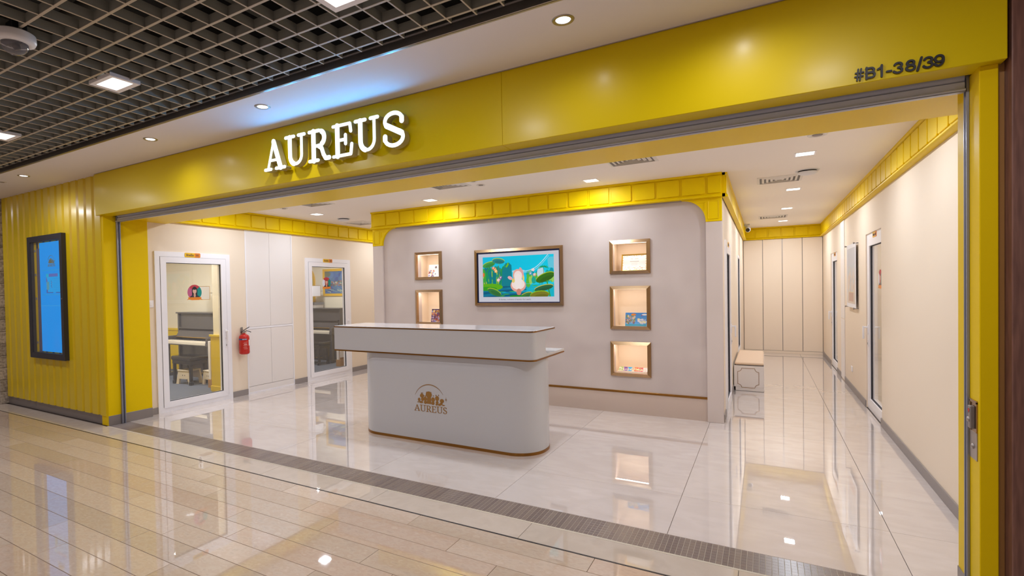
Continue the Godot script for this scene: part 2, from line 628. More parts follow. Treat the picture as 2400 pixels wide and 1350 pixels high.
func floors():
	var fl := setting("floor", "glossy cream and beige tiled floor running from the mall walkway into the shop")
	var st := ST()
	bx(st, Vector3(-16.2, -0.12, -15), Vector3(8.2, -0.011, 6.2))
	obj("tile_bed", st, "grout", fl)
	# large polished slabs inside the shop
	var cols := [-7.43]
	var x := -7.1
	while x < RX:
		cols.append(x)
		x += 1.304
	cols.append(RX)
	for i in cols.size() - 1:
		var zs := [-3.747, -4.485, -6.72, -8.955, -11.19, -13.43, ZB]
		if i == 5:
			zs = [-3.747, -4.485, -6.17, -8.4, -10.64, -12.88, ZB]
		elif i == cols.size() - 2:
			zs = [-3.747, -4.485, -5.204, -7.44, -9.68, -11.92, -14.16, ZB]
		for k in zs.size() - 1:
			if zs[k] < -8.0 and cols[i] > -5.8 and cols[i + 1] < -0.57:
				continue   # under the middle block
			tile("floor_tile", cols[i], cols[i + 1], zs[k], zs[k + 1], 0.0028, "shop_tile_%d" % ((i + k) % 3), fl)
	# mosaic band under the shutter: strips of seven chips
	st = ST()
	for k in 7:
		bx(st, Vector3(-0.0153, -0.012, -0.128 + k * 0.0366), Vector3(0.0153, -0.0006, -0.128 + k * 0.0366 + 0.0354), 0.0008)
	var chip := st.commit()
	st = ST()
	bx(st, Vector3(-7.33, -0.0109, -3.748), Vector3(0.92, -0.0018, -3.485))
	obj("mosaic_grout", st, "mosaic_grout", fl)
	for i in 250:
		put("mosaic_tile", chip, "mosaic_%d" % rng.randi_range(0, 2), fl, Vector3(-7.312 + i * 0.03285, 0, -3.617))
	st = ST()
	bx(st, Vector3(-7.35, -0.012, -3.487), Vector3(1.0, -0.0004, -3.4675))
	obj("mortar_joint", st, "mortar", fl)
	# pale threshold slabs and the dark metal strip
	x = -2.76 - 1.31 * 8
	var i2 := 0
	while x < 3.0:
		tile("threshold_slab", x, x + 1.31, -3.467, -3.212, 0.003, "threshold_%d" % (0 if i2 < 9 else 1), fl)
		x += 1.31
		i2 += 1
	st = ST()
	bx(st, Vector3(-13.3, -0.012, -3.2115), Vector3(3.0, 0.0006, -3.1995))
	obj("metal_strip", st, "strip_metal", fl)
	# marble planks of the walkway
	var rows := [-3.199, -3.022, -2.83, -2.641, -2.446, -2.256, -2.067, -1.873, -1.684, -1.493, -1.3, -1.11, -0.92]
	var first := [-0.92, -1.79, -1.42, -2.185, -3.235, -3.68, -3.82, -4.548, -4.145, -4.481, -4.0, -3.6]
	for r in 12:
		x = first[r] - 1.316 * 9
		while x < -12.5:
			x += 1.316
		while x < 2.0:
			tile("floor_plank", x, x + 1.316, rows[r], rows[r + 1], 0.003, "mall_tile_%d" % rng.randi_range(0, 4), fl)
			x += 1.316
	st = ST()
	bx(st, Vector3(-16, -0.012, -0.92), Vector3(8, 0, 6))
	bx(st, Vector3(-16, -0.012, -3.6), Vector3(-13.2, 0, -0.92))
	bx(st, Vector3(4.6, -0.012, -3.6), Vector3(8, 0, -0.92))
	obj("walkway", st, "mall_tile_0", fl)
	st = ST()
	bx(st, Vector3(-11.5, -0.012, -10.2), Vector3(-7.5, 0.001, -3.62))
	obj("carpet", st, "carpet", fl)
	st = ST()
	bx(st, Vector3(1.26, -0.012, -13.6), Vector3(3.6, 0.001, -7.0))
	bx(st, Vector3(-5.7, -0.012, -14.6), Vector3(-0.5, 0.001, -7.5))
	obj("carpet", st, "cream_studio", fl)


# ---------------------------------------------------------------- ceilings
func ceilings():
	var st := ST()
	bx(st, Vector3(-7.53, CEIL, -14.75), Vector3(1.28, CEIL + 0.1, -3.7))
	struct("ceiling", st, "ceiling_white", "flat off-white ceiling with square downlights inside the shop")
	st = ST()
	bx(st, Vector3(-16, SOFF, -3.7), Vector3(8, SOFF + 0.08, -2.76))
	struct("ceiling", st, "soffit_white", "plain white ceiling strip with round downlights in front of the yellow fascia")
	st = ST()
	bx(st, Vector3(-16, SOFF - 0.004, -2.762), Vector3(8, SOFF + 0.05, -2.748), 0.002)
	bx(st, Vector3(-16, SOFF - 0.004, -2.775), Vector3(8, SOFF - 0.0005, -2.755))
	struct("trim_1", st, "steel", "thin metal edge trim between white ceiling strip and black grid ceiling")
	var gr := setting("ceiling", "open black grid ceiling of square cells over the mall walkway")
	st = ST()
	bx(st, Vector3(-16, SOFF + 0.06, -2.748), Vector3(8, 4.2, -2.738))
	obj("upstand", st, "plenum", gr)
	st = ST()
	bx(st, Vector3(-16.2, 4.1, -2.74), Vector3(8.2, 4.2, 6.2))
	obj("plenum_top", st, "plenum", gr)
	var zs := [-2.615, -2.455, -2.28, -2.105, -1.93, -1.75, -1.555, -1.36, -1.165, -0.97, -0.78, -0.59, -0.4, -0.2, 0.0]
	# dark blades; paler strips paint the floor's bounced light on their lower edges
	var bar := box_mesh(Vector3(19, 0.055, 0.01))
	var bar_light_edge := box_mesh(Vector3(19, 0.004, 0.017), 0.001)
	for z in zs:
		var b := put("grid_bar", bar, "grid_metal", gr, Vector3(-6.4, 3.2995, z))
		put("painted_light_edge", bar_light_edge, "grid_painted_light", b, Vector3(0, -0.0295, 0))
	var blade := box_mesh(Vector3(0.006, 0.055, 2.72))
	var blade_light_edge := box_mesh(Vector3(0.011, 0.004, 2.72), 0.001)
	for k in range(-22, 68):
		var b := put("grid_blade", blade, "grid_metal", gr, Vector3(-2.093 - 0.1717 * k, 3.3, -1.315))
		put("painted_light_edge", blade_light_edge, "grid_painted_light", b, Vector3(0, -0.0293, 0))
	# a second, coarser layer of carriers seen dimly through the cells
	var car := box_mesh(Vector3(0.05, 0.02, 2.7), 0.002)
	for k in range(-5, 17):
		put("carrier_bar", car, "duct", gr, Vector3(-2.02 - 0.6868 * k, 3.44, -1.35))
	st = ST()
	bx(st, Vector3(-16, 3.262, 0.0), Vector3(8, 3.3, 6.0))
	obj("ceiling_panel", st, "soffit_white", gr)
	st = ST()
	tube(st, [Vector3(-12, 3.75, -1.9), Vector3(3, 3.75, -1.9)], 0.06, 12)
	obj("pipe", st, "duct", gr)
	st = ST()
	tube(st, [Vector3(-12, 3.7, -1.5), Vector3(3, 3.7, -1.5)], 0.03, 10)
	obj("pipe", st, "duct", gr)
	st = ST()
	bx(st, Vector3(-12, 3.7, -1.2), Vector3(3, 3.95, -0.7), 0.01)
	obj("cable_tray", st, "duct", gr)
	# the rest of the mall round the viewer
	st = ST()
	bx(st, Vector3(-16.2, 0, 6), Vector3(8.2, 4.2, 6.2))
	struct("wall_opposite", st, "soffit_white", "plain pale wall on the far side of the mall walkway")
	st = ST()
	bx(st, Vector3(-16.2, 0, -3.7), Vector3(-16, 4.2, 6))
	struct("wall_left", st, "soffit_white", "plain pale wall closing the walkway on the left")
	st = ST()
	bx(st, Vector3(8, 0, -3.7), Vector3(8.2, 4.2, 6))
	struct("wall_right", st, "soffit_white", "plain pale wall closing the walkway on the right")
	st = ST()
	bx(st, Vector3(-16.2, 0, -3.8), Vector3(-11.25, 4.2, -3.66))
	bx(st, Vector3(1.58, 0, -3.8), Vector3(8.2, 4.2, -3.66))
	bx(st, Vector3(-11.3, SOFF + 0.02, -3.8), Vector3(1.6, 4.2, -3.66))
	struct("wall_front", st, "soffit_white", "plain wall beside and above the shop front")


# ---------------------------------------------------------------- shop front
func shop_front():
	var st := ST()
	# fascia
	var fa := thing("shop_fascia", "long glossy mustard yellow fascia board over the shop opening", "fascia")
	for r in [[-7.41, -1.62], [-1.619, 0.992]]:
		st = ST()
		bx(st, Vector3(r[0], 2.73, -3.61), Vector3(r[1], SOFF - 0.002, -3.44), 0.003)
		obj("fascia_panel", st, "yellow", fa)
	st = ST()
	bx(st, Vector3(-7.41, SOFF - 0.006, -3.442), Vector3(0.992, SOFF - 0.0005, -3.434))
	obj("edge_trim", st, "steel", fa)
	# beam behind the shutter
	st = ST()
	bx(st, Vector3(LX, 2.715, -4.37), Vector3(RX, 3.3, -3.725), 0.002)
	struct("trim_2", st, "yellow_beam", "glossy yellow beam across the opening behind the roller shutter")
	# roller shutter
	var sh := thing("roller_shutter", "grey roller shutter rolled up under yellow fascia, slim rail at each end", "shutter")
	st = ST()
	bx(st, Vector3(-7.318, 2.662, -3.69), Vector3(0.895, 2.672, -3.63), 0.002)
	bx(st, Vector3(-7.318, 2.672, -3.68), Vector3(0.895, 2.71, -3.645), 0.002)
	obj("bottom_bar", st, "shutter_grey", sh)
	st = ST()
	bx(st, Vector3(-7.318, 2.657, -3.664), Vector3(0.895, 2.662, -3.634), 0.001)
	obj("rubber_seal", st, "rail_grey", sh)
	for k in 3:
		st = ST()
		var prof := PackedVector2Array()
		for j in 9:
			var a := PI * j / 8.0
			prof.append(Vector2(-3.662 + sin(a) * 0.014, 2.711 + k * 0.062 + 0.03 * (1.0 - cos(a))))
		for j in 9:
			var a := PI * (8 - j) / 8.0
			prof.append(Vector2(-3.668 + sin(a) * 0.014, 2.711 + k * 0.062 + 0.03 * (1.0 - cos(a))))
		XF = Transform3D(Basis(Vector3(0, 0, 1), Vector3.UP, Vector3(-1, 0, 0)), Vector3.ZERO)
		extrude(st, prof, -0.895, 7.318)
		XF = Transform3D()
		obj("slat", st, "shutter_grey", sh)
	for side in [[-7.33, 1.0, 0.03], [0.91, -1.0, 0.012]]:
		st = ST()
		for dz in [-3.645, -3.682]:
			bx(st, Vector3(side[0], 0.0, dz - 0.006), Vector3(side[0] + side[2] * side[1], 2.74, dz + 0.006), 0.002)
		bx(st, Vector3(side[0], 0.0, -3.682), Vector3(side[0] + 0.006 * side[1], 2.74, -3.645))
		obj("guide_rail", st, "rail_grey", sh)
	# shutter lock
	var lk := thing("shutter_lock", "steel shutter lock plate with two screws on right yellow jamb", "lock", Vector3(0.91, 0.0, -3.5), -PI / 2)
	st = ST()
	bx(st, Vector3(-0.128, 0.79, 0), Vector3(-0.025, 0.93, 0.004), 0.001)
	obj("plate", st, "steel", lk)
	st = ST()
	for q in [[-0.128, -0.118], [-0.035, -0.025]]:
		bx(st, Vector3(q[0], 0.93, 0), Vector3(q[1], 1.085, 0.006), 0.001)
	bx(st, Vector3(-0.128, 1.075, 0), Vector3(-0.025, 1.09, 0.006), 0.001)
	bx(st, Vector3(-0.12, 0.93, 0), Vector3(-0.03, 1.08, 0.0015))
	obj("keeper", st, "bronze", lk)
	st = ST()
	bx(st, Vector3(-0.098, 0.945, 0.001), Vector3(-0.06, 1.06, 0.02), 0.003)
	obj("bolt", st, "brushed", lk)
	for yy in [0.855, 0.99]:
		st = ST()
		XF = Transform3D(Basis(Vector3.RIGHT, PI / 2), Vector3(-0.078, yy, 0.004 if yy < 0.9 else 0.02))
		lathe(st, [Vector2(0.013, 0), Vector2(0.013, 0.004), Vector2(0.009, 0.008), Vector2(0.0, 0.009)], 12)
		XF = Transform3D()
		obj("screw", st, "steel", lk)
	st = ST()
	var heart := PackedVector2Array([Vector2(0, -0.012), Vector2(0.01, 0.0), Vector2(0.009, 0.008), Vector2(0.004, 0.01), Vector2(0, 0.006), Vector2(-0.004, 0.01), Vector2(-0.009, 0.008), Vector2(-0.01, 0.0)])
	XF = Transform3D(Basis(), Vector3(-0.08, 1.035, 0))
	extrude(st, heart, 0.0195, 0.0215)
	XF = Transform3D()
	obj("sticker", st, "fire_red", lk)
	# yellow jambs with steel kick plates
	for d in [[-7.5, -7.33, "left", -4.05, -3.487], [0.91, 0.978, "right", -3.83, -3.5]]:
		var j := setting("trim_3" if d[2] == "left" else "trim_4", "plain yellow jamb with steel kick plate at the %s end of the shop opening" % d[2])
		st = ST()
		bx(st, Vector3(d[0], 0.0, d[3]), Vector3(d[1], 2.732, d[4]), 0.003)
		obj("jamb_panel", st, "yellow_satin", j)
		st = ST()
		var fx: float = -7.33 if d[2] == "left" else 0.91
		var tt: float = 0.004 if d[2] == "left" else -0.004
		bx(st, Vector3(fx, 0, d[3] - 0.001), Vector3(fx + tt, 0.128, -3.69), 0.001)
		bx(st, Vector3(fx, 0, -3.638), Vector3(fx + tt, 0.128, d[4] + 0.002), 0.001)
		obj("kick_plate", st, "brushed", j)
	st = ST()
	bx(st, Vector3(0.982, 0, -3.9), Vector3(1.3, 3.3, -3.53))
	struct("wall_right", st, "wood_edge", "dark strip of wall between the right jamb and the brown pillar")
	# brown pillar at the right edge of the frame
	st = ST()
	bx(st, Vector3(1.006, 0, -3.95), Vector3(1.62, SOFF, -3.44), 0.004)
	struct("wall_pillar", st, "brown", "dark brown pillar at the right end of the yellow shop front")
	# corrugated yellow cladding
	var co := setting("wall_front", "corrugated yellow metal cladding left of the shop opening above a steel kick plate")
	st = ST()
	bx(st, Vector3(-11.25, 0, -3.66), Vector3(-7.5, SOFF, -3.53))
	obj("backing", st, "yellow", co)
	var w := 3.08 / 15.0
	var pr := PackedVector2Array([Vector2(0, 0), Vector2(0.018, 0), Vector2(0.038, 0.033), Vector2(0.174, 0.033), Vector2(0.194, 0), Vector2(w, 0), Vector2(w, -0.004), Vector2(0, -0.004)])
	st = ST()
	XF = Transform3D(Basis(Vector3.RIGHT, -PI / 2), Vector3.ZERO)   # profile y -> -z, drawn up along y
	var pp := PackedVector2Array()
	for q in pr:
		pp.append(Vector2(q.x, -q.y))
	extrude(st, pp, 0.126, SOFF - 0.001)
	XF = Transform3D()
	var rib := st.commit()
	for k in 15:
		put("corrugated_sheet", rib, "yellow_sheet", co, Vector3(-10.43 + k * w, 0, -3.51))
	st = ST()
	bx(st, Vector3(-10.43, 0, -3.52), Vector3(-7.352, 0.126, -3.5), 0.001)
	obj("kick_plate", st, "brushed", co)
	# stone pillar at the left edge
	var sp := setting("wall_pillar", "grey stone block pillar at the far left beside the corrugated yellow cladding")
	for k in 17:
		st = ST()
		var j := rng.randf_range(-0.006, 0.006)
		bx(st, Vector3(-11.3, k * 0.192 + 0.002, -3.7), Vector3(-10.445 + j * 0.5, minf(k * 0.192 + 0.19, SOFF), -3.4 + j), 0.006)
		obj("stone_block", st, "stone_%d" % (k % 3), sp)
	sign_letters()
	unit_number()
	display_case()


# strokes of the rounded slab letters, in units of a hundredth of the letter height, y up
func stroke(st: SurfaceTool, pts: Array, w: float, sc: float, z0: float, z1: float):
	for poly in Geometry2D.offset_polyline(PackedVector2Array(pts), w / 2.0, Geometry2D.JOIN_ROUND, Geometry2D.END_ROUND):
		if Geometry2D.is_polygon_clockwise(poly):
			continue
		var p := PackedVector2Array()
		var last := Vector2(9999, 9999)
		for q in poly:
			if q.distance_to(last) > 0.35:
				p.append(q * sc)
				last = q
		extrude(st, p, z0, z1)


func arc(cx: float, cy: float, rx: float, ry: float, a0: float, a1: float, n := 12) -> Array:
	var r := []
	for i in n + 1:
		var a := deg_to_rad(lerpf(a0, a1, float(i) / n))
		r.append(Vector2(cx + cos(a) * rx, cy + sin(a) * ry))
	return r


# [points, width] of each letter and how wide it is
func glyph(c: String) -> Array:
	match c:
		"A":
			return [[[Vector2(45, 93), Vector2(74, 6)], 17], [[Vector2(44, 92), Vector2(18, 5)], 8], [[Vector2(27, 33), Vector2(60, 33)], 8], [[Vector2(5, 5), Vector2(31, 5)], 10], [[Vector2(54, 5), Vector2(93, 5)], 10]]
		"U":
			return [[[Vector2(22, 94), Vector2(22, 40)] + arc(46, 35, 24, 28, 180, 360) + [Vector2(70, 40), Vector2(70, 94)], 9], [[Vector2(23, 94), Vector2(23, 38)] + arc(46, 35, 23, 28, 180, 250, 6), 15], [[Vector2(6, 95), Vector2(40, 95)], 10], [[Vector2(58, 95), Vector2(82, 95)], 10]]
		"R":
			return [[[Vector2(24, 5), Vector2(24, 95)], 16], [[Vector2(7, 95), Vector2(45, 95)], 10], [[Vector2(7, 5), Vector2(41, 5)], 10], [[Vector2(30, 95)] + arc(46, 72, 20, 23, 90, -90) + [Vector2(28, 49)], 9], [arc(48, 72, 18, 21, 62, -62), 15], [[Vector2(44, 48), Vector2(55, 40), Vector2(62, 20), Vector2(70, 7), Vector2(84, 7)], 13]]
		"E":
			return [[[Vector2(24, 5), Vector2(24, 95)], 16], [[Vector2(7, 95), Vector2(74, 95)], 9], [[Vector2(7, 5), Vector2(76, 5)], 9], [[Vector2(74, 94), Vector2(77, 72)], 10], [[Vector2(76, 6), Vector2(80, 34)], 10], [[Vector2(28, 51), Vector2(56, 51)], 9], [[Vector2(56, 64), Vector2(56, 38)], 10]]
	return [[arc(42, 74, 25, 21, 10, 200) + [Vector2(25, 59), Vector2(43, 50), Vector2(62, 41)] + arc(43, 26, 26, 21, 30, -170), 11], [[Vector2(22, 63), Vector2(43, 50), Vector2(65, 36)], 16], [[Vector2(66, 79), Vector2(66, 69)], 14], [[Vector2(17, 23), Vector2(17, 33)], 14]]


func sign_letters():
	var sg := thing("shop_sign", "lit white serif letters AUREUS standing off the yellow fascia", "sign")
	var spec := [["A", -4.056, 0.294], ["U", -3.775, 0.272], ["R", -3.475, 0.272], ["E", -3.187, 0.236], ["U", -2.938, 0.268], ["S", -2.636, 0.22]]
	for l in spec:
		var raw: Array = glyph(l[0])
		var lo := 999.0
		var hi := -999.0
		for g in raw:
			for p in g[0]:
				lo = minf(lo, p.x - g[1] / 2.0)
				hi = maxf(hi, p.x + g[1] / 2.0)
		var kx: float = l[2] / ((hi - lo) * 0.00285)
		var face := ST()
		var side := ST()
		for g in raw:
			var q := []
			for p in g[0]:
				q.append(Vector2((p.x - lo) * kx, p.y))
			stroke(face, q, g[1], 0.00285, 0.09, 0.097)
			stroke(side, q, g[1] + 0.5, 0.00285, 0.028, 0.0895)
		var at := Vector3(l[1], 2.836, -3.44)
		var side_o := put("letter", side.commit(), "letter_side", sg, at)
		put("letter_face", face.commit(), "letter_face", side_o, Vector3.ZERO)
		for q in [0.25, 0.75]:
			var st := ST()
			XF = Transform3D(Basis(Vector3.RIGHT, PI / 2), Vector3(l[2] * 0.3, 0.285 * q, 0.0))
			lathe(st, [Vector2(0.0, 0.0005), Vector2(0.005, 0.0005), Vector2(0.005, 0.03)], 8)
			XF = Transform3D()
			put("stand_off", st.commit(), "steel", side_o, Vector3.ZERO)


func numeral(c: String) -> Array:
	match c:
		"#":
			return [[Vector2(26, 0), Vector2(40, 100)], [Vector2(58, 0), Vector2(72, 100)], [Vector2(4, 34), Vector2(92, 34)], [Vector2(10, 67), Vector2(98, 67)]]
		"B":
			return [[Vector2(14, 0), Vector2(14, 100)], [Vector2(12, 92.5), Vector2(44, 92.5)] + arc(46, 73, 21, 19.5, 90, -90) + [Vector2(12, 53.5)], [Vector2(12, 53.5), Vector2(46, 53.5)] + arc(48, 30.5, 24, 23, 90, -90) + [Vector2(12, 7.5)]]
		"1":
			return [[Vector2(38, 0), Vector2(38, 100)], [Vector2(40, 90), Vector2(26, 77), Vector2(8, 69)]]
		"-":
			return [[Vector2(4, 34), Vector2(60, 34)]]
		"3":
			return [arc(40, 73, 27, 20, 165, -85), arc(38, 29, 31, 22, 85, -165)]
		"8":
			return [arc(40, 74, 25, 19, -2, 182), arc(40, 74, 25, 19, 178, 362), arc(40, 30, 30, 23, -2, 182), arc(40, 30, 30, 23, 178, 362)]
		"/":
			return [[Vector2(6, -4), Vector2(38, 104)]]
	return [arc(38, 66, 29, 27, -2, 182), arc(38, 66, 29, 27, 178, 362), arc(34, 56, 34, 49, 25, -145)]


func unit_number():
	var un := thing("unit_number", "dark unit number #B1-38/39 on the right end of the yellow fascia", "sign", Vector3(0, 2.746, -3.44))
	var xs := [0.417, 0.462, 0.511, 0.548, 0.573, 0.622, 0.665, 0.688, 0.729]
	var ws := [0.04, 0.042, 0.022, 0.02, 0.04, 0.04, 0.022, 0.04, 0.04]
	var t := "#B1-38/39"
	for i in 9:
		var raw := numeral(t[i])
		var lo := 999.0
		var hi := -999.0
		for g in raw:
			for p in g:
				lo = minf(lo, p.x - 7.0)
				hi = maxf(hi, p.x + 7.0)
		var kx: float = ws[i] / ((hi - lo) * 0.00057)
		var st := ST()
		var zk := 0.0
		for g in raw:
			var q := []
			for p in g:
				q.append(Vector2((p.x - lo) * kx, p.y))
			stroke(st, q, 17.0 if t[i] != "#" else 13.0, 0.00057, 0.001, 0.009 + zk)
			zk += 0.00012
		put("numeral", st.commit(), "ink", un, Vector3(xs[i], 0, 0))


func display_case():
	var dc := thing("display_case", "tall wall case with dark frame and glowing blue panel on yellow corrugated cladding", "display case", Vector3(-8.85, 0.803, -3.484))
	var st := ST()
	frame(st, -0.535, 0, 0.535, 1.772, 0.082, 0, 0.062, 0.058)
	obj("case_frame", st, "dark_frame", dc)
	st = ST()
	bx(st, Vector3(-0.46, 0.075, 0.0), Vector3(0.46, 1.70, 0.006))
	obj("back_panel", st, "dark_blue", dc)
	var m := mt("blue_screen", s(4, 130, 205), 0.3)
	var im := Image.create(200, 360, false, Image.FORMAT_RGB8)
	im.fill(s(0, 138, 224))
	paint_poster(im)
	m.albedo_texture = ImageTexture.create_from_image(im)
	m.albedo_color = Color(0.03, 0.03, 0.03)
	m.metallic_specular = 0.2
	m.emission_enabled = true
	m.emission_texture = m.albedo_texture
	m.emission = Color.WHITE
	m.emission_operator = BaseMaterial3D.EMISSION_OP_MULTIPLY
	m.emission_energy_multiplier = 1.0
	obj("lit_panel", sheet(-0.24, 0.1, 0.44, 1.675, 0.022), m, dc)
	st = ST()
	bx(st, Vector3(-0.345, 0.085, 0.008), Vector3(-0.245, 1.6, 0.016))
	obj("painted_reflection", st, mt("mauve", s(96, 92, 120), 0.4), dc)  # mauve strip painted in for a reflection in the case glass
	for yy in [0.2, 0.85, 1.2, 1.55]:
		st = ST()
		bx(st, Vector3(-0.425, yy, 0.006), Vector3(-0.395, yy + 0.035, 0.016), 0.003)
		obj("clip", st, "rail_grey", dc)
	st = ST()
	bx(st, Vector3(-0.455, 0.08, 0.05), Vector3(0.455, 1.695, 0.0515))
	obj("glass_door", st, "case_glass", dc)
	st = ST()
	XF = Transform3D(Basis(Vector3.RIGHT, PI / 2), Vector3(0.495, 0.86, 0.06))
	lathe(st, [Vector2(0.012, 0), Vector2(0.012, 0.006), Vector2(0, 0.007)], 12)
	XF = Transform3D()
	obj("lock", st, "steel", dc)
	var em2 := Node3D.new()
	em2.name = "emblem"
	dc.add_child(em2)
	em2.position = Vector3(0.13, 1.32, 0.024)
	emblem(em2, 0.52, 0.002, mt("panel_gold", s(128, 128, 84), 0.5))


# ---------------------------------------------------------------- painting prints
func ell(im: Image, cx: float, cy: float, rx: float, ry: float, c: Color, ang := 0.0):
	var r := maxf(rx, ry)
	var ca := cos(ang)
	var sa := sin(ang)
	for y in range(maxi(0, int(cy - r)), mini(im.get_height(), int(cy + r) + 2)):
		for x in range(maxi(0, int(cx - r)), mini(im.get_width(), int(cx + r) + 2)):
			var dx := x + 0.5 - cx
			var dy := y + 0.5 - cy
			var u := (dx * ca + dy * sa) / rx
			var v := (-dx * sa + dy * ca) / ry
			if u * u + v * v <= 1.0:
				im.set_pixel(x, y, c)


func poly(im: Image, pts: Array, c: Color):
	var p := PackedVector2Array(pts)
	var lo := p[0]
	var hi := p[0]
	for q in p:
		lo = lo.min(q)
		hi = hi.max(q)
	for y in range(maxi(0, int(lo.y)), mini(im.get_height(), int(hi.y) + 1)):
		for x in range(maxi(0, int(lo.x)), mini(im.get_width(), int(hi.x) + 1)):
			if Geometry2D.is_point_in_polygon(Vector2(x + 0.5, y + 0.5), p):
				im.set_pixel(x, y, c)


func line(im: Image, a: Vector2, b: Vector2, w: float, c: Color):
	var n := (b - a).normalized().orthogonal() * w / 2.0
	poly(im, [a + n, b + n, b - n, a - n], c)


func rect(im: Image, x: int, y: int, w: int, h: int, c: Color):
	im.fill_rect(Rect2i(x, y, w, h), c)


func printed(called: String, im: Image, rough := 0.5, lit := 0.0) -> StandardMaterial3D:
	var m := mt(called, Color.WHITE, rough)
	m.albedo_texture = ImageTexture.create_from_image(im)
	if lit > 0.0:
		m.albedo_color = Color(0.1, 0.1, 0.1)
		m.emission_enabled = true
		m.emission_texture = m.albedo_texture
		m.emission = Color.WHITE
		m.emission_operator = BaseMaterial3D.EMISSION_OP_MULTIPLY
		m.emission_energy_multiplier = lit
	return m


func paint_poster(im: Image):
	# 200 x 360: a notice with a coloured border, pale lower part
	for y in range(250, 360):
		for x in 200:
			var k := clampf((y - 250) / 80.0, 0, 1) * 0.35 * (0.5 + 0.5 * sin(x * 0.06))
			im.set_pixel(x, y, s(0, 138, 224).lerp(s(70, 130, 215), k))
	rect(im, 20, 92, 176, 1, s(60, 150, 180))
	rect(im, 20, 172, 176, 1, s(60, 150, 180))
	rect(im, 56, 104, 130, 62, s(10, 150, 220))
	rect(im, 80, 104, 80, 10, s(84, 100, 170))
	rect(im, 56, 104, 18, 12, s(20, 160, 190))
	poly(im, [Vector2(56, 112), Vector2(66, 126), Vector2(66, 130), Vector2(56, 130)], s(100, 90, 150))
	rect(im, 58, 130, 24, 26, s(80, 140, 160))
	rect(im, 56, 156, 12, 10, s(70, 90, 160))
	rect(im, 56, 164, 60, 3, s(60, 90, 160))
	rect(im, 140, 164, 50, 3, s(60, 90, 160))
	for k in 6:
		ell(im, 100 + (k % 2) * 5, 128 + k * 4, 2.4, 1.8, [s(40, 60, 110), s(150, 50, 110)][k % 2])
	for k in 7:
		rect(im, 120, 120 + k * 6, 60, 1, s(30, 130, 200))
	rect(im, 0, 208, 200, 1, s(80, 160, 210))


func lily(im: Image, cx: float, cy: float, rx: float, ry: float, ang: float, base: Color, rim: Color):
	ell(im, cx, cy - 3, rx, ry, rim, ang)
	ell(im, cx, cy + 1, rx - 1, ry - 1, base, ang)
	ell(im, cx + rx * 0.15, cy + ry * 0.3, rx * 0.7, ry * 0.55, base.darkened(0.12), ang)


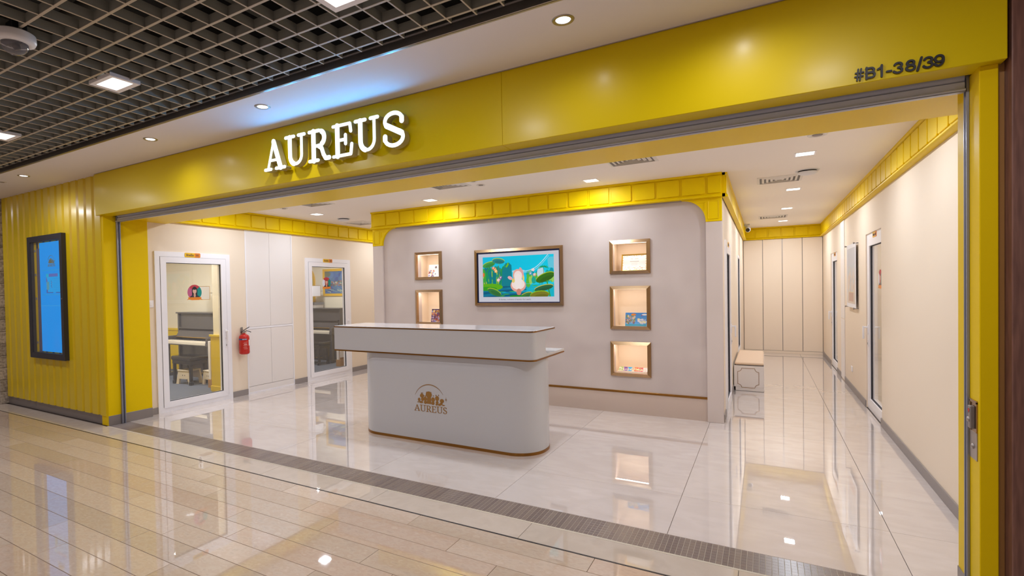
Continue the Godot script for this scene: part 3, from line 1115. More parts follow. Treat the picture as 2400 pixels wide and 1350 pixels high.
func paint_tv() -> Image:
	# a pond with giant lily pads under a bright sky and one big pale lotus bud
	var W := 480
	var H := 272
	var im := Image.create(W, H, false, Image.FORMAT_RGB8)
	var r := RandomNumberGenerator.new()
	r.seed = 4
	for y in H:
		for x in W:
			var c := s(0, 184, 218).lerp(s(0, 200, 228), x / 480.0)
			if y > 190:
				c = s(0, 120, 150).lerp(s(0, 176, 196), clampf((x - 160) / 160.0, 0, 1))
				c = c.lerp(s(0, 84, 120), 0.5 + 0.5 * sin(x * 0.02 + y * 0.21)) if x < 300 else c
			im.set_pixel(x, y, c)
	for k in 46:   # foliage behind the pond
		var x := r.randf_range(0, 190)
		var top := 60.0 + 30.0 * r.randf() if x < 150 else 40.0 + 40.0 * r.randf()
		ell(im, x, (top + 200) / 2, r.randf_range(8, 18), (200 - top) / 2, [s(0, 120, 130), s(20, 140, 90), s(60, 160, 60), s(0, 110, 120), s(30, 150, 120)][k % 5])
	poly(im, [Vector2(130, 200), Vector2(140, 90), Vector2(178, 40), Vector2(202, 60), Vector2(206, 200)], s(0, 124, 138))
	poly(im, [Vector2(160, 72), Vector2(180, 38), Vector2(184, 56), Vector2(170, 76)], s(110, 180, 30))
	for k in 22:
		var x := r.randf_range(0, 120)
		ell(im, x, r.randf_range(110, 190), 3, r.randf_range(8, 22), [s(120, 180, 40), s(190, 190, 60), s(20, 150, 80)][k % 3])
	ell(im, 50, 205, 90, 24, s(90, 170, 20))
	ell(im, 30, 216, 70, 14, s(50, 150, 30))
	ell(im, 6, 120, 6, 14, s(220, 110, 40))
	for k in 30:   # right bank
		var x := r.randf_range(300, 480)
		ell(im, x, r.randf_range(120, 180), r.randf_range(8, 16), r.randf_range(14, 40), [s(20, 160, 140), s(80, 180, 60), s(0, 150, 170), s(150, 200, 90)][k % 4])
	ell(im, 396, 120, 24, 40, s(190, 215, 225))
	poly(im, [Vector2(440, 30), Vector2(452, 18), Vector2(480, 16), Vector2(480, 90), Vector2(446, 84)], s(96, 196, 220))
	for k in 26:   # sweeping white path
		var a := Vector2(210 + k * 9.0, 112 - 4.0 * sin(k * 0.3) - pow(k / 26.0, 2.6) * 108)
		var b := Vector2(219 + k * 9.0, 112 - 4.0 * sin((k + 1) * 0.3) - pow((k + 1) / 26.0, 2.6) * 108)
		line(im, a, b, 4.0, s(206, 226, 240))
		line(im, a + Vector2(6, 8), b + Vector2(6, 8), 2.0, s(206, 226, 240))
	ell(im, 250, 102, 44, 10, s(170, 210, 235))
	for k in 8:   # palm
		var a := k * PI / 7.0
		line(im, Vector2(414, 78), Vector2(414 - cos(a) * 32, 78 - sin(a) * 20 + 12), 4.0, s(20, 150, 90))
	line(im, Vector2(414, 78), Vector2(416, 136), 3.0, s(60, 130, 100))
	rect(im, 206, 186, 274, 2, s(60, 200, 220))
	for k in 30:
		ell(im, r.randf_range(110, 470), r.randf_range(200, 268), r.randf_range(10, 30), 2.0, [s(0, 150, 190), s(70, 180, 20), s(0, 190, 210)][k % 3])
	# lotus bud in the middle: pale pink petals round a white heart
	ell(im, 246, 196, 52, 44, s(222, 160, 146))
	ell(im, 244, 128, 34, 40, s(226, 166, 152))
	ell(im, 270, 112, 12, 36, s(220, 160, 160), -0.3)
	ell(im, 192, 146, 18, 11, s(226, 170, 176), 0.5)
	ell(im, 246, 188, 44, 36, s(240, 220, 214))
	ell(im, 246, 132, 27, 32, s(238, 220, 216))
	ell(im, 246, 170, 26, 50, s(238, 226, 222))
	ell(im, 250, 240, 16, 22, s(200, 130, 112))
	ell(im, 282, 150, 6, 20, s(232, 206, 110))
	ell(im, 214, 164, 10, 14, s(220, 200, 110))
	# small bright flowers
	for q in [[86, 84, s(230, 120, 40)], [94, 98, s(240, 160, 60)], [76, 76, s(210, 90, 60)], [118, 150, s(130, 90, 170)], [126, 142, s(90, 60, 140)], [110, 158, s(226, 170, 180)], [346, 96, s(232, 190, 200)], [330, 120, s(20, 140, 200)], [356, 128, s(200, 150, 140)]]:
		for k in 5:
			ell(im, q[0] + cos(k * 1.256) * 6, q[1] + sin(k * 1.256) * 6, 6, 5, q[2].lightened(0.1 * k))
		ell(im, q[0], q[1], 4, 4, s(245, 225, 190))
	lily(im, 44, 52, 46, 18, -0.25, s(60, 150, 70), s(170, 200, 60))
	lily(im, 112, 30, 44, 18, 0.12, s(40, 130, 130), s(180, 200, 60))
	line(im, Vector2(114, 46), Vector2(116, 150), 3.0, s(110, 160, 50))
	lily(im, 424, 148, 64, 26, -0.38, s(50, 110, 20), s(170, 190, 30))
	line(im, Vector2(434, 166), Vector2(454, 272), 7.0, s(60, 150, 20))
	lily(im, 414, 216, 62, 18, -0.22, s(40, 100, 60), s(200, 190, 80))
	lily(im, 80, 240, 52, 20, 0.42, s(50, 120, 60), s(170, 190, 40))
	lily(im, 300, 262, 40, 16, -0.35, s(60, 120, 60), s(190, 180, 60))
	lily(im, 386, 262, 62, 26, -0.1, s(120, 120, 30), s(140, 190, 20))
	ell(im, 236, 268, 50, 8, s(20, 130, 30))
	return im


func blobs(w: int, h: int, bg: Color, cols: Array, n: int, sd: int, lo: float, hi: float, band := Vector2(0, 1)) -> Image:
	var im := Image.create(w, h, false, Image.FORMAT_RGB8)
	im.fill(bg)
	var r := RandomNumberGenerator.new()
	r.seed = sd
	for k in n:
		ell(im, r.randf_range(0, w), r.randf_range(band.x, band.y) * h, r.randf_range(lo, hi), r.randf_range(lo, hi), cols[r.randi_range(0, cols.size() - 1)])
	return im


func paint_portrait(hair: Color, left: Color, right: Color, top: Color) -> Image:
	var im := Image.create(96, 96, false, Image.FORMAT_RGB8)
	im.fill(right)
	rect(im, 0, 0, 40, 96, left)
	ell(im, 46, 8, 34, 22, top)
	ell(im, 48, 40, 19, 28, hair)
	rect(im, 30, 40, 36, 30, hair)
	ell(im, 48, 92, 38, 28, s(50, 46, 62))
	ell(im, 48, 66, 7, 14, s(210, 160, 136))
	ell(im, 48, 40, 13, 17, s(222, 172, 148))
	ell(im, 48, 25, 14, 7, hair)
	return im


# ---------------------------------------------------------------- walls and cabinets of the shop
func shop_walls():
	var st := ST()
	var x0 := LX - 0.1
	for q in [[-4.05, -4.18, 0.0], [-4.18, -5.385, 2.315], [-5.385, -5.687, 0.0], [-5.687, -6.69, 2.742], [-6.69, -6.995, 0.0], [-6.995, -8.225, 2.335], [-8.225, -12.0, 0.0]]:
		bx(st, Vector3(x0, q[2], q[1]), Vector3(LX, CEIL, q[0]))
	bx(st, Vector3(x0, 2.732, -4.05), Vector3(LX, CEIL, -3.7))
	struct("wall_left", st, "cream", "cream left wall of the shop with two studio doors and a flush cupboard")
	st = ST()
	for q in [[-3.6, -7.745, 0.0, 3.035], [-7.745, -8.812, 2.315, 3.035], [-8.812, -11.97, 0.0, 3.035], [-11.97, -13.03, 2.26, 3.035], [-13.03, -14.75, 0.0, 3.035]]:
		bx(st, Vector3(RX, q[2], q[1]), Vector3(RX + 0.1, q[3], q[0]))
	struct("wall_right", st, "cream", "cream right wall of the shop running down the corridor")
	st = ST()
	bx(st, Vector3(-0.6, 0, -14.85), Vector3(1.3, CEIL, -14.71))
	struct("wall_back", st, "cream", "cream end wall of the right corridor behind the storage cabinet")
	st = ST()
	bx(st, Vector3(-7.6, 0, -12.1), Vector3(-5.7, CEIL, -12.0))
	struct("wall_back", st, "cream", "cream end wall of the left passage")
	# grey baseboards
	for d in [["baseboard_left", LX, 1.0, [[-4.05, -4.18], [-5.385, -5.687], [-6.69, -7.0], [-8.22, -12.0]], "left wall"], ["baseboard_right", RX, -1.0, [[-3.83, -7.75], [-8.812, -10.9], [-11.38, -11.97], [-13.03, -14.65]], "right wall"]]:
		st = ST()
		for z in d[3]:
			bx(st, Vector3(d[1], 0, z[1]), Vector3(d[1] + 0.012 * d[2], 0.092, z[0]), 0.002)
		struct(d[0], st, "base_grey", "low grey baseboard along the %s of the shop" % d[4])
	st = ST()
	for z in [[-7.12, -7.46], [-8.56, -9.33]]:
		bx(st, Vector3(-0.43, 0, z[1]), Vector3(-0.418, 0.092, z[0]), 0.002)
	struct("baseboard_block", st, "base_grey", "short grey baseboards beside the corridor door of the middle block")
	# flush cupboard in the left wall
	var cb := thing("wall_cupboard", "tall flush white four-door cupboard in the left wall beside the fire extinguisher", "cupboard", Vector3(LX, 0, -5.687), PI / 2)
	st = ST()
	frame(st, 0.0, 0.0, 1.003, 2.742, 0.022, -0.1, 0.006, 0.006)
	bx(st, Vector3(0.02, 1.085, -0.09), Vector3(0.985, 1.118, 0.004))
	obj("surround", st, "white_frame", cb)
	st = ST()
	bx(st, Vector3(0.02, 0.0, -0.4), Vector3(0.983, 2.73, -0.03))
	obj("carcass", st, "white_laminate", cb)
	st = ST()
	bx(st, Vector3(0.022, 0.0, -0.02), Vector3(0.981, 0.116, 0.0))
	obj("plinth", st, "white_laminate", cb)
	for q in [[0.024, 0.494], [0.498, 0.979]]:
		for yy in [[0.121, 1.082], [1.121, 2.72]]:
			st = ST()
			bx(st, Vector3(q[0], yy[0], -0.022), Vector3(q[1], yy[1], 0.002), 0.0015)
			obj("cupboard_door", st, "white_laminate", cb)
	# cupboard strip in the right wall
	var rc := thing("riser_cupboard", "narrow flush white riser cupboard in the right wall between poster and far door", "cupboard", Vector3(RX, 0, -11.375), -PI / 2)
	for yy in [[0.02, 1.052], [1.062, 2.735]]:
		st = ST()
		bx(st, Vector3(0.004, yy[0], 0.0005), Vector3(0.47, yy[1], 0.009), 0.002)
		obj("cupboard_door", st, "white_laminate", rc)
	# storage wall at the end of the corridor
	var ec := thing("storage_cabinet", "full-height cream storage cabinet with four doors at the corridor end", "cabinet", Vector3(0, 0, ZB))
	st = ST()
	bx(st, Vector3(-0.43, 0.0, -0.05), Vector3(RX, 2.745, -0.022))
	obj("carcass", st, "brushed", ec)
	st = ST()
	bx(st, Vector3(-0.43, 0.0, -0.02), Vector3(RX, 0.066, -0.004))
	obj("plinth", st, "cream_laminate", ec)
	var ex := [-0.424, -0.017, 0.385, 0.784, 1.175]
	for i in 4:
		st = ST()
		bx(st, Vector3(ex[i] + 0.006, 0.072, -0.02), Vector3(ex[i + 1] - 0.006, 2.738, 0.0), 0.0015)
		var d := obj("cabinet_door", st, "cream_laminate", ec)
		if i == 1 or i == 3:
			st = ST()
			bx(st, Vector3(ex[i] - 0.004, 2.34, -0.002), Vector3(ex[i] + 0.004, 2.39, 0.003))
			obj("catch", st, "brushed", d)


# yellow cornices: backing, raised panels between grooves, a crown and a bottom moulding
func cornice(called: String, label: String, at: Vector3, turn: float, length: float, pitch: float, start: float):
	var c := setting(called, label, at, turn)
	var st := ST()
	bx(st, Vector3(0, 2.745, 0), Vector3(length, CEIL, 0.03))
	obj("backing", st, "yellow_satin", c)
	st = ST()
	XF = Transform3D(Basis(Vector3(0, 0, 1), Vector3.UP, Vector3(-1, 0, 0)), Vector3.ZERO)
	var p := PackedVector2Array([Vector2(0, 2.742), Vector2(0.05, 2.742), Vector2(0.062, 2.75), Vector2(0.062, 2.764), Vector2(0.05, 2.772), Vector2(0.036, 2.786), Vector2(0, 2.786)])
	extrude(st, p, -length, 0.0)
	obj("lower_moulding", st, "yellow_satin", c)
	st = ST()
	p = PackedVector2Array([Vector2(0, 3.005), Vector2(0.034, 3.005), Vector2(0.046, 3.014), Vector2(0.054, 3.026), Vector2(0.054, CEIL), Vector2(0, CEIL)])
	extrude(st, p, -length, 0.0)
	XF = Transform3D()
	obj("crown_moulding", st, "yellow_satin", c)
	var x := start
	while x < length - 0.02:
		var w := minf(pitch - 0.03, length - x - 0.01)
		if x >= 0.0 and w > 0.03:
			st = ST()
			extrude(st, round_rect(x, 2.792, x + w, 2.998, minf(0.016, w * 0.3), 3), 0.028, 0.044, 0.004)
			obj("raised_panel", st, "yellow_satin", c)
		x += pitch


func cornices():
	cornice("trim_5", "yellow panelled cornice along the top of the left wall", Vector3(LX, 0, -4.3), PI / 2, 7.7, 0.2975, 0.018)
	cornice("trim_6", "yellow panelled cornice along the top of the right corridor wall", Vector3(RX, 0, ZB), -PI / 2, 10.3, 0.2755, 0.03)
	cornice("trim_7", "yellow panelled cornice above the four-door storage cabinet", Vector3(-0.43, 0, ZB), 0.0, 1.61, 0.27, 0.0)
	cornice("trim_8", "yellow panelled cornice above the grey reception wall", Vector3(-5.82, 0, -7.05), 0.0, 5.4, 0.2885, 0.05)
	cornice("trim_9", "yellow panelled cornice along the corridor side of the middle block", Vector3(-0.42, 0, -7.05), PI / 2, 7.6, 0.29, 0.02)


# ---------------------------------------------------------------- doors
func door(called: String, label: String, at: Vector3, turn: float, w: float, h: float, flip: bool, sticker = null, plate := ""):
	var d := setting(called, label, at, turn)
	var st := ST()
	frame(st, 0, 0.0, w, h, 0.072, -0.08, 0.02, 0.02)
	obj("door_frame", st, "white_frame", d)
	var a := 0.075
	var b := w - 0.075
	st = ST()
	frame(st, a - 0.004, 0.052, b + 0.004, h - 0.066, 0.01, -0.07, 0.014, 0.014)
	obj("gasket", st, "gasket", d)
	st = ST()
	frame(st, a + 0.004, 0.06, b - 0.004, h - 0.075, 0.085, -0.06, 0.026, 0.022)
	var leaf := obj("door_leaf", st, "white_frame", d)
	st = ST()
	frame(st, a + 0.088, 0.144, b - 0.088, h - 0.159, 0.009, -0.012, 0.008, 0.004)
	obj("glazing_seal", st, "gasket", leaf)
	st = ST()
	bx(st, Vector3(a + 0.094, 0.15, -0.006), Vector3(b - 0.094, h - 0.165, -0.004))
	obj("glass_pane", st, "glass", leaf)
	var hx := (a + 0.03) if flip else (b - 0.03)
	var sg := 1.0 if flip else -1.0
	st = ST()
	bx(st, Vector3(hx - 0.017, 0.99, 0.022), Vector3(hx + 0.017, 1.12, 0.034), 0.004)
	bx(st, Vector3(hx - 0.017, 0.83, 0.022), Vector3(hx + 0.017, 0.92, 0.032), 0.004)
	tube(st, [Vector3(hx, 1.085, 0.03), Vector3(hx, 1.085, 0.075)], 0.01, 8)
	bx(st, Vector3(hx - 0.012, 0.93, 0.068), Vector3(hx + 0.012, 1.1, 0.088), 0.006)
	obj("door_handle", st, "white_frame", leaf)
	st = ST()
	bx(st, Vector3(hx - 0.006, 0.855, 0.032), Vector3(hx + 0.006, 0.885, 0.036), 0.002)
	obj("lock_cylinder", st, "brushed", leaf)
	if sticker:
		st = ST()
		var m: StandardMaterial3D = sticker[1]
		var cx: float = sticker[0]
		var o := Node3D.new()
		o.name = "portrait_sticker"
		leaf.add_child(o)
		o.position = Vector3(cx, sticker[2], -0.003)
		var disc := ST()
		var ring := circle(0, 0, 0.115, 28)
		for i in 28:
			for p in [Vector2.ZERO, ring[(i + 1) % 28], ring[i]]:
				disc.set_uv(Vector2(0.5 + p.x / 0.23, 0.5 - p.y / 0.23))
				disc.set_normal(Vector3(0, 0, 1))
				disc.add_vertex(Vector3(p.x, p.y, 0.001))
		obj("portrait", disc, m, o)
		extrude(st, PackedVector2Array([Vector2(-0.13, -0.115), Vector2(-0.1, -0.095), Vector2(-0.11, -0.075), Vector2(0.11, -0.075), Vector2(0.1, -0.095), Vector2(0.13, -0.115), Vector2(0.09, -0.108), Vector2(0.05, -0.118), Vector2(-0.05, -0.118), Vector2(-0.09, -0.108)]), 0.0012, 0.002)
		obj("ribbon", st, "plate_orange", o)
	if plate:
		var p := thing("door_plate", "small yellow and orange studio name plate above %s" % plate, "sign", at, turn)
		st = ST()
		var px := w * 0.5 - 0.155
		extrude(st, round_rect(px, h - 0.071, px + 0.21, h - 0.004, 0.014, 3), 0.02, 0.024)
		obj("plate", st, "plate_yellow", p)
		st = ST()
		extrude(st, round_rect(px + 0.155, h - 0.071, px + 0.25, h - 0.004, 0.014, 3), 0.0205, 0.0246)
		obj("number_plate", st, "plate_orange", p)
		letters("lettering", "Studio", 0.034, 0.002, "plate_ink", p, Vector3(px + 0.083, h - 0.038, 0.0248), 0.12, "Droid Serif", true)
		letters("number", "101" if called == "door_1" else "102", 0.032, 0.002, "plate_ink", p, Vector3(px + 0.2, h - 0.038, 0.0252), 0.055, "Droid Serif", true)


func doors():
	var p1 := printed("portrait_dark_hair", paint_portrait(s(40, 34, 40), s(190, 90, 130), s(0, 140, 130), s(190, 60, 70)))
	var p2 := printed("portrait_red_hair", paint_portrait(s(170, 50, 50), s(226, 226, 236), s(0, 140, 130), s(190, 50, 60)))
	door("door_1", "white framed glass studio door beside the yellow jamb, a grey piano behind it", Vector3(LX, 0, -4.18), PI / 2, 1.205, 2.315, false, [0.605, p1, 1.72], "the glass door nearest the left jamb")
	door("door_2", "white framed glass studio door behind the desk's left end, yellow framed pictures behind it", Vector3(LX, 0, -6.995), PI / 2, 1.23, 2.335, false, [0.565, p2, 1.86], "the glass door left of the reception wall")
	door("door_3", "white framed glass door in the right wall nearest the shop front", Vector3(RX + 0.034, 0, -8.812), -PI / 2, 1.2, 2.315, true, [0.76, p2, 1.72], "the nearer glass door in the right wall")
	door("door_4", "white framed glass door in the right wall near the corridor end", Vector3(RX + 0.034, 0, -13.03), -PI / 2, 1.2, 2.26, true, null, "the far glass door in the right wall")
	door("door_5", "white framed glass door on the corridor side of the middle block beside the bench", Vector3(-0.43, 0, -7.46), PI / 2, 1.08, 2.26, false, null, "the glass door beside the cream bench")
	var w := setting("window_1", "tall narrow fixed window on the corridor side of the middle block behind the bench", Vector3(-0.43, 0, -11.3), PI / 2)
	var st := ST()
	frame(st, 0, 0.38, 0.9, 2.24, 0.05, -0.08, 0.01, 0.01)
	obj("window_frame", st, "white_frame", w)
	st = ST()
	frame(st, 0.048, 0.428, 0.852, 2.192, 0.012, -0.06, 0.0, 0.0)
	obj("glazing_seal", st, "gasket", w)
	st = ST()
	bx(st, Vector3(0.05, 0.43, -0.02), Vector3(0.85, 2.19, -0.018))
	obj("glass_pane", st, "glass", w)


# ---------------------------------------------------------------- reception wall
const NICHES := [[-4.955, 1.857, -4.435, 2.305], [-4.955, 1.122, -4.437, 1.69], [-1.777, 1.853, -1.258, 2.3], [-1.777, 1.118, -1.263, 1.692], [-1.779, 0.494, -1.262, 0.954]]


func reception_wall():
	var st := ST()
	# panel with five openings: columns of solid between them
	var z0 := -7.2
	var z1 := -7.085
	for c in [[-5.82, -4.92], [-4.47, -1.742], [-1.298, -0.43]]:
		bx(st, Vector3(c[0], 0, z0), Vector3(c[1], CEIL, z1))
	for col in [[-4.92, -4.47, [[0.0, 1.157], [1.655, 1.892], [2.27, 3.035]]], [-1.742, -1.298, [[0.0, 0.529], [0.919, 1.153], [1.657, 1.888], [2.265, 3.035]]]]:
		for yy in col[2]:
			bx(st, Vector3(col[0], yy[0], z0), Vector3(col[1], yy[1], z1))
	struct("wall_reception", st, "taupe", "warm grey reception wall with lit niches and a framed screen")
	var fr := setting("trim_10", "raised pale border with yellow corner brackets round the grey reception wall")
	for q in [[-5.82, -5.612], [-0.605, -0.425]]:
		st = ST()
		bx(st, Vector3(q[0], 0, z1), Vector3(q[1], 2.457, -7.05), 0.003)
		obj("pilaster", st, "taupe_frame", fr)
		st = ST()
		var lx: bool = q[0] < -3.0
		var inner: float = q[1] if lx else q[0]
		var outer: float = q[0] if lx else q[1]
		var sg := 1.0 if lx else -1.0
		var pg := PackedVector2Array([Vector2(outer, 2.457), Vector2(outer, 2.745), Vector2(inner + 0.272 * sg, 2.745)])
		for i in 13:
			var a := PI / 2 * i / 12.0
			pg.append(Vector2(inner + 0.272 * sg - sin(a) * 0.272 * sg, 2.465 + cos(a) * 0.272))
		pg.append(Vector2(inner, 2.457))
		extrude(st, pg, z1, -7.045, 0.003)
		var br := obj("corner_bracket", st, "yellow_satin", fr)
		st = ST()
		var mx := outer + 0.035 * sg
		var nx := outer + 0.15 * sg
		frame(st, minf(mx, nx), 2.49, maxf(mx, nx), 2.705, 0.007, -7.046, -7.038, -7.043)
		var tx := outer + 0.185 * sg
		var t2 := outer + 0.3 * sg
		bx(st, Vector3(tx, 2.69, -7.046), Vector3(t2, 2.697, -7.038))
		bx(st, Vector3(tx, 2.6, -7.046), Vector3(tx + 0.007 * sg, 2.697, -7.038))
		obj("panel_moulding", st, "yellow_satin", br)
	st = ST()
	bx(st, Vector3(-5.61, 0.272, z1), Vector3(-0.606, 0.3, -7.072), 0.002)
	obj("gold_strip", st, "gold", fr)
	st = ST()
	bx(st, Vector3(-5.61, 0.0, z1), Vector3(-0.606, 0.272, -7.079))
	obj("plinth_panel", st, "taupe_plinth", fr)
	# shell of the middle block
	st = ST()
	for q in [[-7.2, -7.46, 0.0, 3.035], [-7.46, -8.54, 2.26, 3.035], [-8.54, -11.3, 0.0, 3.035], [-11.3, -12.2, 2.24, 3.035], [-11.3, -12.2, 0.0, 0.38], [-12.2, -14.65, 0.0, 3.035]]:
		bx(st, Vector3(-0.53, q[2], q[1]), Vector3(-0.43, q[3], q[0]))
	bx(st, Vector3(-5.819, 0, -12.1), Vector3(-5.72, CEIL, -7.2))
	bx(st, Vector3(-5.82, 0, -14.75), Vector3(-0.5, CEIL, -14.65))
	bx(st, Vector3(-3.2, 0, -14.7), Vector3(-3.1, CEIL, -7.55))
	bx(st, Vector3(-5.8, 0, -7.62), Vector3(-0.5, CEIL, -7.52))
	struct("wall_middle", st, "cream", "cream side walls of the middle block beside the corridors")
	var names := ["upper left", "lower left", "top right", "middle right", "bottom right"]
	var look := ["white picture card", "purple picture card", "gold framed certificate", "blue picture card", "row of small cards"]
	for i in 5:
		var n: Array = NICHES[i]
		var d := thing("wall_niche", "lit bronze framed wall niche holding %s" % ("the " + look[i]), "niche", Vector3(n[0], n[1], -7.085), 0.0, "lit niches in the reception wall")
		var w: float = n[2] - n[0]
		var h: float = n[3] - n[1]
		st = ST()
		frame(st, 0, 0, w, h, 0.042, -0.01, 0.022, 0.04)
		obj("niche_frame", st, "bronze", d)
		st = ST()
		var t := 0.034
		bx(st, Vector3(t - 0.01, t - 0.01, -0.32), Vector3(w - t + 0.01, h - t + 0.01, -0.31))
		bx(st, Vector3(t - 0.01, t - 0.01, -0.31), Vector3(t, h - t, -0.01))
		bx(st, Vector3(w - t, t - 0.01, -0.31), Vector3(w - t + 0.01, h - t, -0.01))
		bx(st, Vector3(t, t - 0.01, -0.31), Vector3(w - t, t, -0.01))
		bx(st, Vector3(t, h - t, -0.31), Vector3(w - t, h - t + 0.01, -0.01))
		obj("niche_box", st, "cream_laminate", d)
		st = ST()
		bx(st, Vector3(t + 0.005, h - t - 0.009, -0.045), Vector3(w - t - 0.005, h - t - 0.001, -0.03))
		obj("light_strip", st, "lamp_strip", d)
		area("niche_glow", Vector3(n[0] + w / 2, n[3] - t - 0.012, -7.085 - 0.0375), Vector2(w - 0.1, 0.012), 0.1, Color(1.0, 0.95, 0.88), Vector3(-PI / 2 + 0.25, 0, 0))
	niche_goods()
	screen()


func leaning(called: String, label: String, cat: String, x0: float, x1: float, y0: float, h: float, z: float, mat, th := 0.012, edge := "white_paper", group := "") -> Node3D:
	var o := thing(called, label, cat, Vector3(x0, y0, z), 0.0, group)
	o.rotation.x = -0.2
	var st := ST()
	bx(st, Vector3(0, 0, -th), Vector3(x1 - x0, h, 0), 0.001)
	obj("board", st, edge, o)
	obj("print", sheet(0.002, 0.002, x1 - x0 - 0.002, h - 0.002, 0.0008), mat, o)
	return o


func niche_goods():
	var t := 0.034
	# upper left: white card with colourful groups at the lower corners
	var im := Image.create(120, 90, false, Image.FORMAT_RGB8)
	im.fill(s(238, 234, 242))
	var r := RandomNumberGenerator.new()
	r.seed = 12
	for k in 60:
		var right := k > 36
		ell(im, (r.randf_range(4, 44) if not right else r.randf_range(84, 118)), r.randf_range(40, 84), r.randf_range(1.5, 5), r.randf_range(2, 6), [s(90, 130, 200), s(230, 170, 60), s(200, 80, 60), s(120, 80, 150), s(240, 220, 150), s(90, 70, 60)][k % 6])
	ell(im, 56, 18, 8, 8, s(120, 112, 118))
	ell(im, 56, 66, 4, 3, s(70, 60, 60))
	leaning("picture_card", "white picture card with colourful drawings standing in the upper left niche", "card", -4.79, -4.485, 1.857 + t, 0.215, -7.2, printed("card_white", im))
	# lower left: purple cover with gold title
	im = blobs(110, 90, s(92, 56, 90), [s(120, 60, 110), s(230, 190, 120), s(200, 120, 70), s(150, 160, 210), s(60, 40, 80), s(210, 170, 190), s(180, 90, 60)], 150, 3, 2, 7)
	rect(im, 0, 0, 110, 8, s(70, 40, 74))
	ell(im, 18, 16, 7, 10, s(226, 196, 120))
	var pc := leaning("picture_card", "purple picture card with gold title standing in the lower left niche", "card", -4.75, -4.478, 1.122 + t, 0.22, -7.2, printed("card_purple", im))
	letters("title", "AUREUS", 0.034, 0.002, "gold_frame", pc, Vector3(0.16, 0.175, 0.002), 0.16, "Droid Serif", true)
	# top right: certificate
	var ce := thing("framed_certificate", "gold framed white certificate leaning in the top right niche", "certificate", Vector3(-1.655, 1.853 + t, -7.2))
	ce.rotation.x = -0.2
	var st := ST()
	frame(st, 0, 0, 0.335, 0.235, 0.014, -0.012, 0.006, 0.002)
	obj("frame", st, "gold_frame", ce)
	im = Image.create(140, 96, false, Image.FORMAT_RGB8)
	im.fill(s(244, 240, 240))
	for k in 90:
		var y := r.randf_range(72, 95) if k < 60 else r.randf_range(0, 12)
		ell(im, r.randf_range(0, 140), y, r.randf_range(1, 3.5), r.randf_range(0.8, 2), [s(236, 190, 120), s(230, 150, 90), s(244, 224, 190)][k % 3])
	for k in 8:
		ell(im, [3, 136][k % 2], 16 + k * 8, 2.5, 2, s(236, 190, 120))
	rect(im, 44, 38, 52, 3, s(176, 168, 166))
	for k in 3:
		rect(im, 52, 50 + k * 6, 36, 1, s(206, 190, 184))
	rect(im, 50, 22, 10, 2, s(240, 170, 110))
	rect(im, 72, 22, 20, 2, s(220, 160, 130))
	obj("paper", sheet(0.012, 0.012, 0.323, 0.223, -0.004), printed("certificate_print", im), ce)
	st = ST()
	bx(st, Vector3(0.01, 0.01, -0.012), Vector3(0.325, 0.225, -0.006))
	obj("backing", st, "wood_edge", ce)
	# middle right: blue landscape with pale cliffs
	im = Image.create(120, 84, false, Image.FORMAT_RGB8)
	for y in 84:
		for x in 120:
			im.set_pixel(x, y, s(60, 130, 205).lerp(s(110, 170, 225), y / 84.0))
	for k in 70:
		ell(im, r.randf_range(4, 56), r.randf_range(14, 68), r.randf_range(2, 6), r.randf_range(2, 8), [s(206, 180, 150), s(170, 130, 110), s(220, 200, 170), s(130, 100, 110), s(120, 150, 90)][k % 5])
	for k in 26:
		ell(im, r.randf_range(74, 118), r.randf_range(40, 68), r.randf_range(3, 8), r.randf_range(3, 8), [s(226, 222, 232), s(200, 200, 220), s(240, 226, 160)][k % 3])
	ell(im, 46, 12, 14, 7, s(220, 130, 50))
	ell(im, 108, 12, 16, 5, s(230, 225, 230))
	ell(im, 92, 18, 3, 3, s(190, 60, 80))
	rect(im, 0, 72, 120, 12, s(70, 160, 186))
	leaning("picture_card", "blue picture card with cliffs and sky standing in the middle right niche", "card", -1.615, -1.335, 1.118 + t, 0.185, -7.2, printed("card_blue", im))
	# bottom right: small cards on a clear stand
	var sd := thing("card_stand", "clear sloping stand under the small cards in the bottom right niche", "stand", Vector3(-1.71, 0.494 + t, -7.21))
	st = ST()
	bx(st, Vector3(0, 0, -0.08), Vector3(0.38, 0.022, 0.05), 0.003)
	obj("tray", st, "cream_laminate", sd)
	var cols := [[s(160, 190, 110), s(220, 226, 200), "green"], [s(110, 64, 150), s(220, 180, 150), "purple"], [s(30, 150, 210), s(230, 220, 190), "blue"], [s(216, 90, 50), s(244, 210, 150), "orange"], [s(206, 70, 90), s(180, 210, 120), "red"], [s(226, 210, 210), s(244, 236, 236), "white"]]
	for k in 6:
		im = blobs(40, 56, cols[k][0], [cols[k][1], cols[k][1].darkened(0.15), cols[k][0].lightened(0.3), s(240, 220, 190)], 16, 40 + k, 3, 9, Vector2(0.15, 0.85))
		var x := -1.7 + k * 0.058 + (0.026 if k > 2 else 0.0)
		var c := thing("small_card", "small %s card on the clear stand in the bottom right niche" % cols[k][2], "card", Vector3(x, 0.494 + t + 0.0235, -7.165), 0.0, "small cards in the bottom right niche")
		c.rotation.x = -0.95
		st = ST()
		bx(st, Vector3(0, 0, -0.002), Vector3(0.055, 0.078, 0), 0.0005)
		obj("card", st, "white_paper", c)
		obj("print", sheet(0.001, 0.001, 0.054, 0.077, 0.0006), printed("small_card_%d" % k, im), c)


